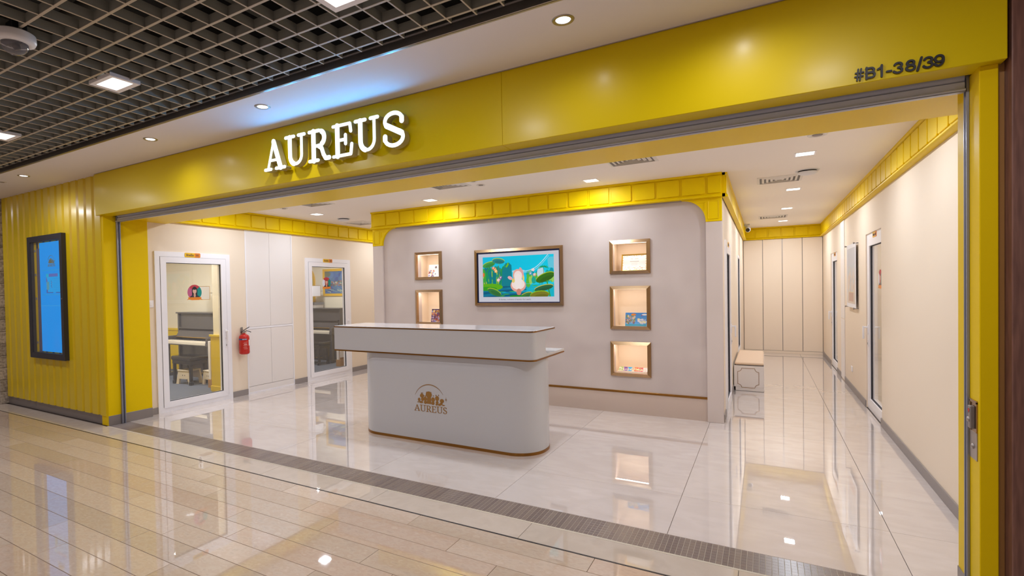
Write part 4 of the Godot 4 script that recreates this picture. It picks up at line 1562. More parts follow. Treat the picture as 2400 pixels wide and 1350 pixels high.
func screen():
	var tv := thing("wall_screen", "bronze framed lit screen showing lily pads on the grey reception wall", "screen", Vector3(-3.83, 1.432, -7.085))
	var w := 1.405
	var h := 0.85
	var st := ST()
	frame(st, 0, 0, w, h, 0.042, 0.0, 0.03, 0.036)
	obj("screen_frame", st, "bronze", tv)
	st = ST()
	bx(st, Vector3(0.03, 0.03, 0.0), Vector3(w - 0.03, h - 0.03, 0.01))
	obj("bezel", st, mt("bezel_blue", s(40, 50, 96), 0.2), tv)
	var im := Image.create(8, 8, false, Image.FORMAT_RGB8)
	im.fill(s(222, 220, 232))
	obj("lit_border", sheet(0.06, 0.056, w - 0.06, h - 0.066, 0.0112), printed("screen_border", im, 0.15, 0.72), tv)
	obj("lit_picture", sheet(0.135, 0.13, w - 0.135, h - 0.115, 0.0118), printed("screen_picture", paint_tv(), 0.15, 0.95), tv)
	letters("caption", "At Aureus, a universe of wonder that awaits.", 0.022, 0.001, mt("caption_grey", s(120, 116, 130), 0.5), tv, Vector3(0.66, 0.092, 0.0122), 0.52)


# ---------------------------------------------------------------- the rooms behind the glass doors
func studios():
	var st := ST()
	# shells: studio one (z -3.62..-6.9) and studio two (z -6.95..-10)
	bx(st, Vector3(-12.5, 0, -7.0), Vector3(-7.5, 2.8, -6.88))
	bx(st, Vector3(-8.05, 0, -6.9), Vector3(-7.52, 2.8, -5.5))
	bx(st, Vector3(-12.6, 0, -10.2), Vector3(-12.45, 2.8, -3.6))
	bx(st, Vector3(-12.5, 0, -9.85), Vector3(-7.5, 2.8, -9.72))
	struct("wall_studio", st, "cream_studio", "cream walls of the music studios behind the left glass doors")
	st = ST()
	bx(st, Vector3(-12.6, 2.78, -10.2), Vector3(-7.5, 2.88, -3.6))
	struct("ceiling", st, "ceiling_white", "white ceiling over the music studios behind the left glass doors")
	st = ST()
	bx(st, Vector3(-8.1, 0, -5.5), Vector3(-7.56, 0.97, -5.478), 0.002)
	bx(st, Vector3(-8.1, 0, -6.88), Vector3(-8.05, 0.97, -5.478), 0.002)
	bx(st, Vector3(-8.12, 0.965, -5.5), Vector3(-7.56, 1.0, -5.46), 0.004)
	bx(st, Vector3(-8.12, 0.04, -5.5), Vector3(-7.56, 0.13, -5.47), 0.004)
	bx(st, Vector3(-12.4, 0, -6.88), Vector3(-8.11, 0.9, -6.86))
	bx(st, Vector3(-12.4, 0.88, -6.88), Vector3(-8.11, 0.93, -6.84), 0.004)
	bx(st, Vector3(-12.4, 0, -9.72), Vector3(-7.56, 0.8, -9.7))
	struct("trim_11", st, "yellow_satin", "yellow wainscot along the walls of the studios behind the left glass doors")
	st = ST()
	for q in [[1.28, 3.6, -7.3, -7.2], [1.28, 3.6, -9.4, -9.3], [1.28, 3.6, -11.6, -11.5], [1.28, 3.6, -13.6, -13.5], [3.5, 3.6, -13.6, -7.2]]:
		bx(st, Vector3(q[0], 0, q[2]), Vector3(q[1], CEIL, q[3]))
	struct("wall_rooms", st, "cream_studio", "cream walls of the rooms behind the right glass doors")
	st = ST()
	bx(st, Vector3(1.25, CEIL, -13.7), Vector3(3.7, CEIL + 0.1, -7.1))
	struct("ceiling", st, "ceiling_white", "white ceiling of the rooms behind the right glass doors")
	piano("upright_piano", "grey upright piano with pale keys seen through the nearer left glass door", Vector3(-10.74, 0, -6.84), 1.45, 1.315)
	piano("upright_piano", "dark upright piano seen through the glass door left of the reception wall", Vector3(-10.3, 0, -9.7), 1.5, 1.285)
	# bench
	for q in [[-9.7, -5.74, "black padded piano bench in front of the grey piano behind the nearer left door"], [-9.35, -8.62, "black padded piano bench in front of the dark piano left of the reception wall"]]:
		var b := thing("piano_bench", q[2], "bench", Vector3(q[0], 0, q[1]))
		st = ST()
		bx(st, Vector3(0, 0.45, -0.36), Vector3(0.62, 0.53, 0.02), 0.02)
		obj("padded_seat", st, "black_gloss", b)
		st = ST()
		bx(st, Vector3(0.02, 0.38, -0.34), Vector3(0.6, 0.45, 0.0), 0.004)
		obj("apron", st, "black_gloss", b)
		for lx in [0.03, 0.54]:
			for lz in [-0.33, -0.05]:
				st = ST()
				bx(st, Vector3(lx, 0.03, lz), Vector3(lx + 0.05, 0.39, lz + 0.05), 0.006)
				bx(st, Vector3(lx - 0.008, 0.0, lz - 0.008), Vector3(lx + 0.058, 0.07, lz + 0.058), 0.008)
				obj("leg", st, "black_gloss", b)
	# step stools
	for q in [[-9.4, -5.9, 0.12, "cream plastic step stool under the left half of the piano bench"], [-8.86, -6.05, -0.1, "cream plastic step stool beside the piano bench under the keyboard"]]:
		var b := thing("step_stool", q[3], "stool", Vector3(q[0], 0, q[1]), q[2], "cream step stools by the grey piano")
		st = ST()
		var pg := PackedVector2Array([Vector2(-0.2, 0), Vector2(-0.14, 0.26), Vector2(0.14, 0.26), Vector2(0.2, 0), Vector2(0.13, 0), Vector2(0.11, 0.1), Vector2(-0.11, 0.1), Vector2(-0.13, 0)])
		extrude(st, pg, 0.1, 0.13, 0.003)
		extrude(st, pg, -0.13, -0.1, 0.003)
		obj("side_panel", st, "stool_white", b)
		st = ST()
		bx(st, Vector3(-0.15, 0.25, -0.14), Vector3(0.15, 0.27, 0.14), 0.006)
		obj("step_top", st, "stool_white", b)
		st = ST()
		for x in [-0.02, 0.035]:
			XF = Transform3D(Basis(Vector3.RIGHT, PI / 2), Vector3(x, 0.17, 0.13))
			lathe(st, [Vector2(0.012, 0.0), Vector2(0.012, 0.0015), Vector2(0, 0.002)], 12)
		XF = Transform3D()
		obj("grip_hole", st, "vent_dark", b)
	# white end panels with a wooden foot
	for q in [[-8.63, -5.78, "white end panel with wooden foot beside the yellow wainscot behind the nearer left door"], [-8.3, -8.7, "white end panel with wooden foot behind the door left of the reception wall"]]:
		var b := thing("end_panel", q[2], "panel", Vector3(q[0], 0, q[1]))
		st = ST()
		bx(st, Vector3(0, 0.15, -0.5), Vector3(0.06, 0.84, 0), 0.003)
		bx(st, Vector3(0.09, 0.2, -0.5), Vector3(0.11, 0.84, -0.02), 0.002)
		obj("panel", st, "white_laminate", b)
		st = ST()
		bx(st, Vector3(-0.01, 0.0, -0.5), Vector3(0.12, 0.15, 0.01), 0.003)
		bx(st, Vector3(0.06, 0.15, -0.5), Vector3(0.09, 0.84, -0.04))
		obj("wooden_foot", st, "wood_edge", b)
	# monitor speakers on wall arms
	for q in [[-9.82, 1.577, -6.35, "white monitor speaker on the wall above the grey piano"], [-9.58, 1.575, -9.19, "white monitor speaker left of the rectangular yellow picture frame"]]:
		var b := thing("monitor_speaker", q[3], "speaker", Vector3(q[0], q[1], q[2]), -0.1)
		st = ST()
		bx(st, Vector3(-0.085, 0, -0.24), Vector3(0.085, 0.26, 0), 0.006)
		obj("cabinet", st, "white_paper", b)
		st = ST()
		bx(st, Vector3(-0.087, 0.262, -0.242), Vector3(0.087, 0.268, 0.002), 0.001)
		bx(st, Vector3(0.0855, -0.004, -0.242), Vector3(0.0905, 0.268, -0.236), 0.001)
		bx(st, Vector3(-0.087, -0.006, -0.242), Vector3(0.087, 0.0, 0.002), 0.001)
		obj("mount_band", st, "gold_frame", b)
		for c in [[0.085, 0.06], [0.2, 0.03]]:
			st = ST()
			XF = Transform3D(Basis(Vector3.RIGHT, PI / 2), Vector3(0, c[0], 0.0))
			lathe(st, [Vector2(c[1], 0), Vector2(c[1], 0.004), Vector2(c[1] * 0.85, 0.005), Vector2(c[1] * 0.3, 0.001), Vector2(0, 0.003)], 20)
			XF = Transform3D()
			obj("speaker_cone", st, "speaker_cone", b)
		st = ST()
		tube(st, [Vector3(0, 0.13, -0.23), Vector3(-0.05, 0.13, -0.4)], 0.015, 8)
		obj("wall_arm", st, "white_frame", b)
	# pictures in studio two
	var im := blobs(120, 100, s(70, 110, 170), [s(60, 90, 150), s(90, 130, 180), s(80, 120, 160)], 60, 5, 6, 16)
	var r := RandomNumberGenerator.new()
	r.seed = 9
	for k in 50:
		ell(im, r.randf_range(20, 90), r.randf_range(46, 64), r.randf_range(2, 5), r.randf_range(2, 5), [s(200, 190, 170), s(120, 90, 80), s(90, 140, 130), s(180, 120, 90)][k % 4])
	for k in 26:
		var x := r.randf_range(0, 120)
		line(im, Vector2(x, r.randf_range(70, 90)), Vector2(x + 20, r.randf_range(78, 98)), 2.0, [s(190, 200, 170), s(40, 80, 130), s(120, 160, 170)][k % 3])
	poly(im, [Vector2(100, 100), Vector2(96, 50), Vector2(106, 28), Vector2(120, 24), Vector2(120, 100)], s(130, 110, 100))
	ell(im, 10, 14, 16, 12, s(110, 116, 90))
	var pf := thing("framed_picture", "rectangular yellow framed seascape above the dark piano in the far left studio", "picture", Vector3(-9.66, 1.575, -9.72))
	st = ST()
	frame(st, 0, 0, 1.02, 0.68, 0.06, 0, 0.03, 0.026)
	obj("frame", st, "plate_yellow", pf)
	obj("print", sheet(0.05, 0.05, 0.97, 0.63, 0.01), printed("seascape", im), pf)
	im = blobs(80, 120, s(150, 196, 200), [s(200, 190, 140), s(120, 160, 150), s(180, 160, 110)], 40, 8, 3, 10, Vector2(0.5, 1))
	ell(im, 60, 34, 18, 14, s(190, 176, 60))
	var pa := thing("arched_picture", "arched yellow framed picture left of the white monitor speaker", "picture", Vector3(-10.65, 1.42, -9.72))
	st = ST()
	var outer := PackedVector2Array([Vector2(0, 0), Vector2(0.7, 0)])
	var inner := []
	for i in 15:
		var a := PI * i / 14.0
		outer.append(Vector2(0.35 + cos(a) * 0.35, 0.55 + sin(a) * 0.38))
	extrude(st, outer, 0, 0.012)
	obj("backing", st, "plate_yellow", pa)
	st = ST()
	var path := [Vector2(0.03, 0.0)]
	for i in 15:
		var a := PI * (14 - i) / 14.0
		path.append(Vector2(0.35 + cos(a) * 0.32, 0.55 + sin(a) * 0.35))
	path.append(Vector2(0.67, 0.0))
	for g in Geometry2D.offset_polyline(PackedVector2Array(path.map(func(p): return p * 100.0)), 3.5, Geometry2D.JOIN_ROUND, Geometry2D.END_SQUARE):
		var pp := PackedVector2Array()
		for p in g:
			pp.append(p * 0.01)
		extrude(st, pp, 0.01, 0.035, 0.003)
	obj("frame", st, "plate_yellow", pa)
	obj("print", sheet(0.06, 0.03, 0.64, 0.6, 0.014), printed("arched_print", im), pa)
	var pb := thing("storage_box", "low grey box on the dark piano's lid in the far left studio", "box", Vector3(-10.04, 1.286, -9.66))
	st = ST()
	bx(st, Vector3(0, 0, 0), Vector3(0.42, 0.075, 0.3), 0.004)
	obj("box_body", st, "vent_white", pb)
	st = ST()
	bx(st, Vector3(-0.004, 0.076, -0.004), Vector3(0.424, 0.14, 0.304), 0.004)
	obj("box_lid", st, "rail_grey", pb)
	# things behind the near right door
	var sh := thing("toy_shelf", "shelf with blue and yellow boxes behind the nearer glass door in the right wall", "shelf", Vector3(2.0, 0, -9.25))
	st = ST()
	for yy in [0.0, 0.5, 0.95]:
		bx(st, Vector3(0, yy, 0), Vector3(0.9, yy + 0.02, 0.3), 0.002)
	obj("boards", st, "cream_laminate", sh)
	for q in [[0.05, 0.97, 0.3, 0.26, s(110, 150, 210), "blue"], [0.4, 0.97, 0.3, 0.18, s(220, 200, 120), "pale yellow"], [0.05, 0.52, 0.35, 0.25, s(230, 190, 40), "yellow"], [0.5, 0.52, 0.25, 0.2, s(190, 110, 90), "rust coloured"], [0.1, 0.02, 0.5, 0.3, s(220, 210, 170), "cream"]]:
		var tb := thing("storage_box", "%s box on the shelf behind the nearer right glass door" % q[5], "box", Vector3(2.0 + q[0], q[1], -9.22), 0.0, "boxes on the shelf behind the right door")
		st = ST()
		bx(st, Vector3(0, 0.001, 0), Vector3(q[2], q[3], 0.24), 0.006)
		obj("box_body", st, mt("box_" + q[5].replace(" ", "_"), q[4], 0.5), tb)
		st = ST()
		bx(st, Vector3(-0.004, q[3], -0.004), Vector3(q[2] + 0.004, q[3] + 0.02, 0.244), 0.004)
		obj("box_lid", st, "white_laminate", tb)


func piano(called: String, label: String, at: Vector3, w: float, h: float):
	var p := thing(called, label, "piano", at)
	var st := ST()
	bx(st, Vector3(0.02, 0.0, 0), Vector3(w - 0.02, h - 0.03, 0.28), 0.004)
	for x in [0.0, w - 0.04]:
		bx(st, Vector3(x, 0, 0), Vector3(x + 0.04, h - 0.03, 0.33), 0.004)
	obj("case", st, "piano", p)
	st = ST()
	bx(st, Vector3(-0.02, h - 0.03, -0.005), Vector3(w + 0.02, h, 0.36), 0.006)
	obj("lid", st, "piano", p)
	st = ST()
	bx(st, Vector3(0.06, 0.99, 0.27), Vector3(w - 0.06, h - 0.04, 0.295), 0.004)
	obj("upper_panel", st, "piano", p)
	st = ST()
	XF = Transform3D(Basis(Vector3(0, 0, 1), Vector3.UP, Vector3(-1, 0, 0)), Vector3.ZERO)
	extrude(st, PackedVector2Array([Vector2(0.27, 1.0), Vector2(0.36, 1.0), Vector2(0.36, 0.975), Vector2(0.3, 0.97), Vector2(0.42, 0.79), Vector2(0.39, 0.78), Vector2(0.27, 0.95)]), -w + 0.05, -0.05)
	XF = Transform3D()
	obj("fallboard", st, "piano", p)
	st = ST()
	bx(st, Vector3(0.05, 0.795, 0.415), Vector3(w - 0.05, 0.81, 0.43), 0.002)
	obj("brass_hinge", st, "gold_frame", p)
	st = ST()
	bx(st, Vector3(0.0, 0.66, 0.0), Vector3(w, 0.725, 0.62), 0.005)
	obj("key_bed", st, "piano", p)
	for x in [0.0, w - 0.08]:
		st = ST()
		bx(st, Vector3(x, 0.725, 0.28), Vector3(x + 0.08, 0.83, 0.62), 0.01)
		obj("cheek_block", st, "piano", p)
		st = ST()
		bx(st, Vector3(x + 0.01, 0.06, 0.54), Vector3(x + 0.07, 0.66, 0.6), 0.008)
		bx(st, Vector3(x, 0.0, 0.25), Vector3(x + 0.08, 0.07, 0.62), 0.008)
		obj("leg", st, "piano", p)
	st = ST()
	for k in 52:
		var kx := 0.085 + (w - 0.17) * k / 52.0
		bx(st, Vector3(kx, 0.725, 0.43), Vector3(kx + (w - 0.17) / 52.0 - 0.001, 0.755, 0.6), 0.001)
	var ws := obj("white_keys", st, "keys", p)
	ws.set_meta("kind", "stuff")
	st = ST()
	for k in 52:
		if k % 7 in [0, 1, 3, 4, 5]:
			var kx := 0.085 + (w - 0.17) * (k + 0.72) / 52.0
			bx(st, Vector3(kx, 0.75, 0.43), Vector3(kx + 0.013, 0.766, 0.53), 0.001)
	var bs := obj("black_keys", st, "black", p)
	bs.set_meta("kind", "stuff")
	st = ST()
	bx(st, Vector3(0.08, 0.68, 0.6), Vector3(w - 0.08, 0.735, 0.625), 0.003)
	obj("key_slip", st, "keys", p)
	st = ST()
	bx(st, Vector3(0.06, 0.12, 0.27), Vector3(w - 0.06, 0.64, 0.29), 0.004)
	obj("lower_panel", st, "piano", p)
	for k in 3:
		st = ST()
		bx(st, Vector3(w / 2 - 0.1 + k * 0.085, 0.05, 0.28), Vector3(w / 2 - 0.07 + k * 0.085, 0.06, 0.4), 0.003)
		obj("pedal", st, "gold_frame", p)


# ---------------------------------------------------------------- reception desk
func rr_path(x0: float, z0: float, x1: float, z1: float, r: float, n := 12) -> Array:
	# rounded rectangle in xz, front edge (largest z) first, running so that outside is on the right
	var p := []
	for c in [[x1 - r, z1 - r, 0.0], [x0 + r, z1 - r, 90.0], [x0 + r, z0 + r, 180.0], [x1 - r, z0 + r, 270.0]]:
		for i in n + 1:
			var a := deg_to_rad(c[2] + 90.0 * i / n)
			p.append(Vector2(c[0] + cos(a) * r, c[1] + sin(a) * r))
	p.reverse()
	return p


func desk():
	var d := thing("reception_desk", "white reception desk with rounded base, brass edge lines and AUREUS emblem", "desk")
	# base
	var st := ST()
	var base := rr_path(-4.225, -5.42, -1.95, -4.77, 0.3, 20)
	ribbon(st, base, 0.028, 0.99, 0.0, true)
	obj("desk_base", st, "desk_white", d)
	st = ST()
	ribbon(st, base, 0.0, 0.03, 0.003, true)
	obj("base_band", st, "gold", d)
	# upper unit: a C-shaped section, its front right corner rounded
	var prof := [Vector2(-4.70, 0.987), Vector2(-4.70, 1.268), Vector2(-5.27, 1.268), Vector2(-5.285, 1.262), Vector2(-5.29, 1.252), Vector2(-5.285, 1.243), Vector2(-5.27, 1.24), Vector2(-5.12, 1.24)]
	for i in 8:
		var a := PI / 2 * (i + 1) / 8.0
		prof.append(Vector2(-5.12 + 0.11 * sin(a), 1.13 + 0.11 * cos(a)))
	for i in 9:
		var a := PI / 2 * i / 8.0
		prof.append(Vector2(-5.09 + 0.08 * (1.0 - sin(a)) - 0.0, 1.11 - 0.0) if false else Vector2(-5.01 - 0.075 * (1.0 - cos(a)), 1.09 - 0.075 * sin(a)))
	prof.append_array([Vector2(-5.56, 1.015), Vector2(-5.575, 1.01), Vector2(-5.58, 1.001), Vector2(-5.575, 0.991), Vector2(-5.56, 0.987)])
	st = ST()
	c_section(st, prof, -4.512, -1.915, 0.075)
	obj("upper_unit", st, "desk_white", d)
	st = ST()
	bx(st, Vector3(-4.508, 1.2682, -5.27), Vector3(-1.985, 1.2762, -4.703), 0.002)
	bx(st, Vector3(-1.99, 1.2682, -5.27), Vector3(-1.918, 1.2762, -4.775), 0.002)
	bx(st, Vector3(-1.99, 1.2682, -4.8), Vector3(-1.93, 1.2762, -4.725), 0.002)
	obj("counter_top", st, "desk_top", d)
	# brass lines along the front, round the corner and down the right side
	for q in [[1.258, 1.27, -5.28, "upper_brass_line"], [0.974, 0.99, -5.57, "lower_brass_line"]]:
		var path := [Vector2(-1.915, q[2])]
		for i in 9:
			var a := PI / 2 * i / 8.0
			path.append(Vector2(-1.99 + 0.075 * cos(a), -4.775 + 0.075 * sin(a)))
		path.append(Vector2(-4.512, -4.7))
		path.append(Vector2(-4.5121, -5.28))
		path.reverse()
		st = ST()
		ribbon(st, path, q[0], q[1], 0.004)
		obj(q[3], st, "gold", d)
	st = ST()
	bx(st, Vector3(-4.5, 0.98, -5.55), Vector3(-1.95, 0.9868, -4.75))
	obj("under_board", st, "desk_white", d)
	var eb := Node3D.new()
	eb.name = "emblem"
	d.add_child(eb)
	eb.position = Vector3(-3.172, 0.34, -4.77)
	emblem(eb, 1.0, 0.003, M.gold_print)


# a section in (z, y) drawn from x0 to x1 whose front right edge is rounded by r
func c_section(st: SurfaceTool, prof: Array, x0: float, x1: float, r: float):
	var xs := [x0, x1 - r]
	for i in 10:
		xs.append(x1 - r + r * sin(PI / 2 * (i + 1) / 10.0))
	var rings := []
	for x in xs:
		var dx := maxf(0.0, x - (x1 - r))
		var zf := -4.70 - (r - sqrt(maxf(0.0, r * r - dx * dx)))
		var ring := []
		for p in prof:
			ring.append(Vector3(x, p.y, minf(p.x, zf)))
		rings.append(ring)
	var n := prof.size()
	for k in xs.size() - 1:
		for i in n:
			var j := (i + 1) % n
			var e: Vector2 = (prof[j] - prof[i])
			# the section runs clockwise seen from +x with z to the left: outside is (e.y, -e.x) turned about
			var nz := Vector3(0, -e.x, e.y).normalized()
			var a: Vector3 = rings[k][i]
			var b: Vector3 = rings[k][j]
			var c: Vector3 = rings[k + 1][j]
			var dd: Vector3 = rings[k + 1][i]
			if i == 0:
				var n0 := Vector3(sin(asin(clampf((xs[k] - x1 + r) / r, 0, 1))), 0, cos(asin(clampf((xs[k] - x1 + r) / r, 0, 1))))
				var n1 := Vector3(sin(asin(clampf((xs[k + 1] - x1 + r) / r, 0, 1))), 0, cos(asin(clampf((xs[k + 1] - x1 + r) / r, 0, 1))))
				quadn(st, [a, b, c, dd], [n0, n0, n1, n1])
			else:
				quad(st, a, b, c, dd, nz)
	for e in [[0, -1.0], [xs.size() - 1, 1.0]]:
		var ring: Array = rings[e[0]]
		var flat := PackedVector2Array()
		for p in ring:
			flat.append(Vector2(p.z, p.y))
		var idx := Geometry2D.triangulate_polygon(flat)
		for t in range(0, idx.size(), 3):
			tri(st, ring[idx[t]], ring[idx[t + 1]], ring[idx[t + 2]], Vector3(e[1], 0, 0))


# the school's emblem: an arc over a row of small figures and plants, a star, the name; 0.44 wide at scale 1
func emblem(parent: Node3D, k: float, depth: float, mat):
	var st := ST()
	var up := PackedVector2Array()
	for i in 25:
		var a := deg_to_rad(lerpf(158, 30, i / 24.0))
		up.append(Vector2(cos(a) * 0.205 - 0.012, 0.105 + sin(a) * 0.205) * k)
	for i in 25:
		var a := deg_to_rad(lerpf(30, 158, i / 24.0))
		var t := 0.0088 * sin(PI * (i + 0.6) / 25.2)
		up.append(Vector2(cos(a) * (0.205 - t) - 0.012, 0.105 + sin(a) * (0.205 - t)) * k)
	extrude(st, up, 0, depth)
	obj("arc", st, mat, parent)
	st = ST()
	var blobs2 := [[-0.02, 0.195, 0.04, 0.036], [-0.112, 0.176, 0.026, 0.022], [-0.068, 0.145, 0.024, 0.024], [0.035, 0.145, 0.024, 0.026], [0.088, 0.162, 0.025, 0.028], [0.15, 0.14, 0.026, 0.022], [-0.15, 0.13, 0.016, 0.02], [-0.105, 0.138, 0.018, 0.022], [-0.066, 0.108, 0.02, 0.02], [0.034, 0.106, 0.02, 0.02], [0.088, 0.118, 0.017, 0.017], [0.14, 0.108, 0.018, 0.014], [0.118, 0.096, 0.02, 0.012], [0.17, 0.094, 0.018, 0.006], [-0.156, 0.102, 0.02, 0.005], [-0.122, 0.104, 0.024, 0.012], [0.082, 0.096, 0.014, 0.012], [0.04, 0.186, 0.006, 0.006], [-0.064, 0.176, 0.005, 0.008], [-0.084, 0.178, 0.005, 0.006], [0.108, 0.198, 0.004, 0.008], [0.074, 0.196, 0.006, 0.006], [-0.118, 0.204, 0.006, 0.006], [-0.102, 0.206, 0.004, 0.007], [-0.048, 0.222, 0.006, 0.004], [0.01, 0.222, 0.006, 0.004]]
	var zi := 0.00008
	for b in blobs2:
		extrude(st, circle(b[0] * k, b[1] * k, b[2] * k, 16, b[3] * k), 0, depth + zi)
		zi += 0.00006
	extrude(st, PackedVector2Array([Vector2(-0.046, 0.093) * k, Vector2(0.012, 0.093) * k, Vector2(0.004, 0.19) * k, Vector2(-0.038, 0.19) * k]), 0, depth)
	obj("figures", st, mat, parent)
	st = ST()
	var stp := PackedVector2Array()
	for i in 16:
		var a := TAU * i / 16.0
		var rr: float = [0.026, 0.004, 0.012, 0.004][i % 4]
		stp.append(Vector2(0.202 + cos(a) * rr * 0.7, 0.158 + sin(a) * rr) * k)
	extrude(st, stp, 0, depth)
	obj("star", st, mat, parent)
	letters("lettering", "AUREUS", 0.07 * k, depth, mat, parent, Vector3(0, 0.036 * k, depth / 2), 0.43 * k, "Droid Serif", false)


# ---------------------------------------------------------------- furniture and fittings
func furniture():
	var b := thing("cushioned_bench", "white box bench with pale cushion and brown outline panel in the corridor", "bench", Vector3(-0.418, 0, -9.34))
	var st := ST()
	bx(st, Vector3(0.0, 0.065, -1.72), Vector3(0.413, 0.402, 0.0), 0.004)
	bx(st, Vector3(0.022, 0.004, -1.72), Vector3(0.413, 0.065, -0.001), 0.002)
	obj("bench_box", st, "white_laminate", b)
	st = ST()
	bx(st, Vector3(0.01, 0.402, -1.71), Vector3(0.408, 0.412, -0.008))
	obj("shadow_gap", st, "gasket", b)
	st = ST()
	bx(st, Vector3(0.012, 0.411, -1.715), Vector3(0.41, 0.452, 0.004), 0.014)
	obj("cushion", st, "cushion", b)
	st = ST()
	var o := []
	for c in [[0.065, 0.055, 0.0], [0.355, 0.055, 90.0], [0.355, 0.36, 180.0], [0.065, 0.36, 270.0]]:
		for i in 7:
			var a := deg_to_rad(c[2] + 90.0 - 90.0 * i / 6.0)
			o.append(Vector2(c[0] + cos(a) * 0.055 - 0.012, c[1] + sin(a) * 0.055))
	for i in o.size():
		var p: Vector2 = o[i]
		var q: Vector2 = o[(i + 1) % o.size()]
		tube(st, [Vector3(p.x, p.y, 0.0), Vector3(q.x, q.y, 0.0)], 0.0035, 6)
	obj("outline_moulding", st, "gold", b)
	# poster
	var im := Image.create(60, 100, false, Image.FORMAT_RGB8)
	for y in 100:
		for x in 60:
			im.set_pixel(x, y, s(206, 204, 208).lerp(s(222, 206, 190), clampf((y - 30) / 40.0, 0, 1)))
	for k in 40:
		ell(im, rng.randf_range(4, 56), rng.randf_range(34, 80), rng.randf_range(1, 4), rng.randf_range(3, 10), [s(210, 190, 178), s(224, 206, 190), s(200, 206, 208)][k % 3])
	rect(im, 14, 80, 34, 16, s(206, 170, 150))
	rect(im, 14, 79, 34, 1, s(230, 214, 160))
	var po := thing("wall_poster", "pale poster board on four stand-offs on the right wall", "poster", Vector3(RX, 1.3, -10.4), -PI / 2)
	st = ST()
	bx(st, Vector3(0.04, 0.0, 0.03), Vector3(0.98, 0.96, 0.034), 0.001)
	obj("poster_board", st, "white_paper", po)
	obj("print", sheet(0.1, 0.06, 0.92, 0.9, 0.0346), printed("poster_print", im), po)
	for x in [0.06, 0.96]:
		for y in [-0.0, 0.95]:
			st = ST()
			XF = Transform3D(Basis(Vector3.RIGHT, PI / 2), Vector3(x, y, 0))
			lathe(st, [Vector2(0.008, 0), Vector2(0.008, 0.05), Vector2(0.013, 0.05), Vector2(0.013, 0.062), Vector2(0, 0.063)], 12)
			XF = Transform3D()
			obj("stand_off", st, "brushed", po)
	# extinguisher
	var fe := thing("fire_extinguisher", "red fire extinguisher with black handle hung on the left wall", "extinguisher", Vector3(LX + 0.105, 0.695, -5.555), PI / 2 - 0.45)
	st = ST()
	var pf := [Vector2(0, 0), Vector2(0.06, 0.0), Vector2(0.077, 0.012), Vector2(0.082, 0.03), Vector2(0.082, 0.27)]
	for i in 7:
		var a := PI / 2 * (i + 1) / 7.0
		pf.append(Vector2(0.024 + 0.058 * cos(a), 0.27 + 0.055 * sin(a)))
	pf.append_array([Vector2(0.022, 0.345), Vector2(0.0, 0.346)])
	lathe(st, pf, 32)
	obj("cylinder", st, "fire_red", fe)
	st = ST()
	for q in [[0.236, 0.258, 72, 195, "label_blue"]]:
		label_arc(st, 0.0828, q[0], q[1], q[2], q[3])
	obj("blue_label", st, "label_blue", fe)
	var lt := letters("label_lettering", "PROTEC", 0.014, 0.001, "white_paper", fe, Vector3(-0.012, 0.247, 0.0845), 0.07, "Droid Sans", true)
	lt.rotation.y = 0.0
	st = ST()
	for k in 7:
		label_arc(st, 0.0828, 0.09 + k * 0.018, 0.095 + k * 0.018, 65 + (k % 3) * 5, 105 + (k % 2) * 8)
	label_arc(st, 0.0828, 0.155, 0.172, 72, 104)
	obj("label_print", st, mt("label_pale", s(226, 150, 140), 0.5), fe)
	st = ST()
	label_arc(st, 0.083, 0.14, 0.235, 28, 48)
	obj("service_tag", st, "white_paper", fe)
	st = ST()
	lathe(st, [Vector2(0.022, 0.335), Vector2(0.022, 0.355), Vector2(0.014, 0.36), Vector2(0.014, 0.385), Vector2(0, 0.386)], 16)
	bx(st, Vector3(-0.022, 0.36, -0.014), Vector3(0.03, 0.385, 0.014), 0.004)
	obj("valve", st, "steel", fe)
	st = ST()
	tube(st, [Vector3(-0.02, 0.378, 0), Vector3(0.04, 0.378, 0), Vector3(0.085, 0.368, 0), Vector3(0.11, 0.352, 0)], 0.006, 8)
	obj("carry_handle", st, "ink", fe)
	st = ST()
	tube(st, [Vector3(-0.015, 0.385, 0), Vector3(0.03, 0.41, 0), Vector3(0.085, 0.44, 0)], 0.006, 8)
	obj("squeeze_lever", st, "ink", fe)
	st = ST()
	tube(st, [Vector3(-0.02, 0.37, 0), Vector3(-0.055, 0.362, 0)], 0.009, 8)
	obj("nozzle", st, "ink", fe)
	st = ST()
	bx(st, Vector3(-0.035, 0.38, -0.06), Vector3(-0.005, 0.44, -0.05), 0.003)
	bx(st, Vector3(-0.035, 0.3, -0.1), Vector3(-0.005, 0.43, -0.09), 0.003)
	obj("wall_bracket", st, "steel", fe)


func label_arc(st: SurfaceTool, r: float, y0: float, y1: float, a0: float, a1: float):
	for i in 10:
		var a := deg_to_rad(lerpf(a0, a1, i / 10.0))
		var b := deg_to_rad(lerpf(a0, a1, (i + 1) / 10.0))
		var da := Vector3(cos(a), 0, sin(a))
		var db := Vector3(cos(b), 0, sin(b))
		quadn(st, [da * r + Vector3.UP * y0, db * r + Vector3.UP * y0, db * r + Vector3.UP * y1, da * r + Vector3.UP * y1], [da, db, db, da])


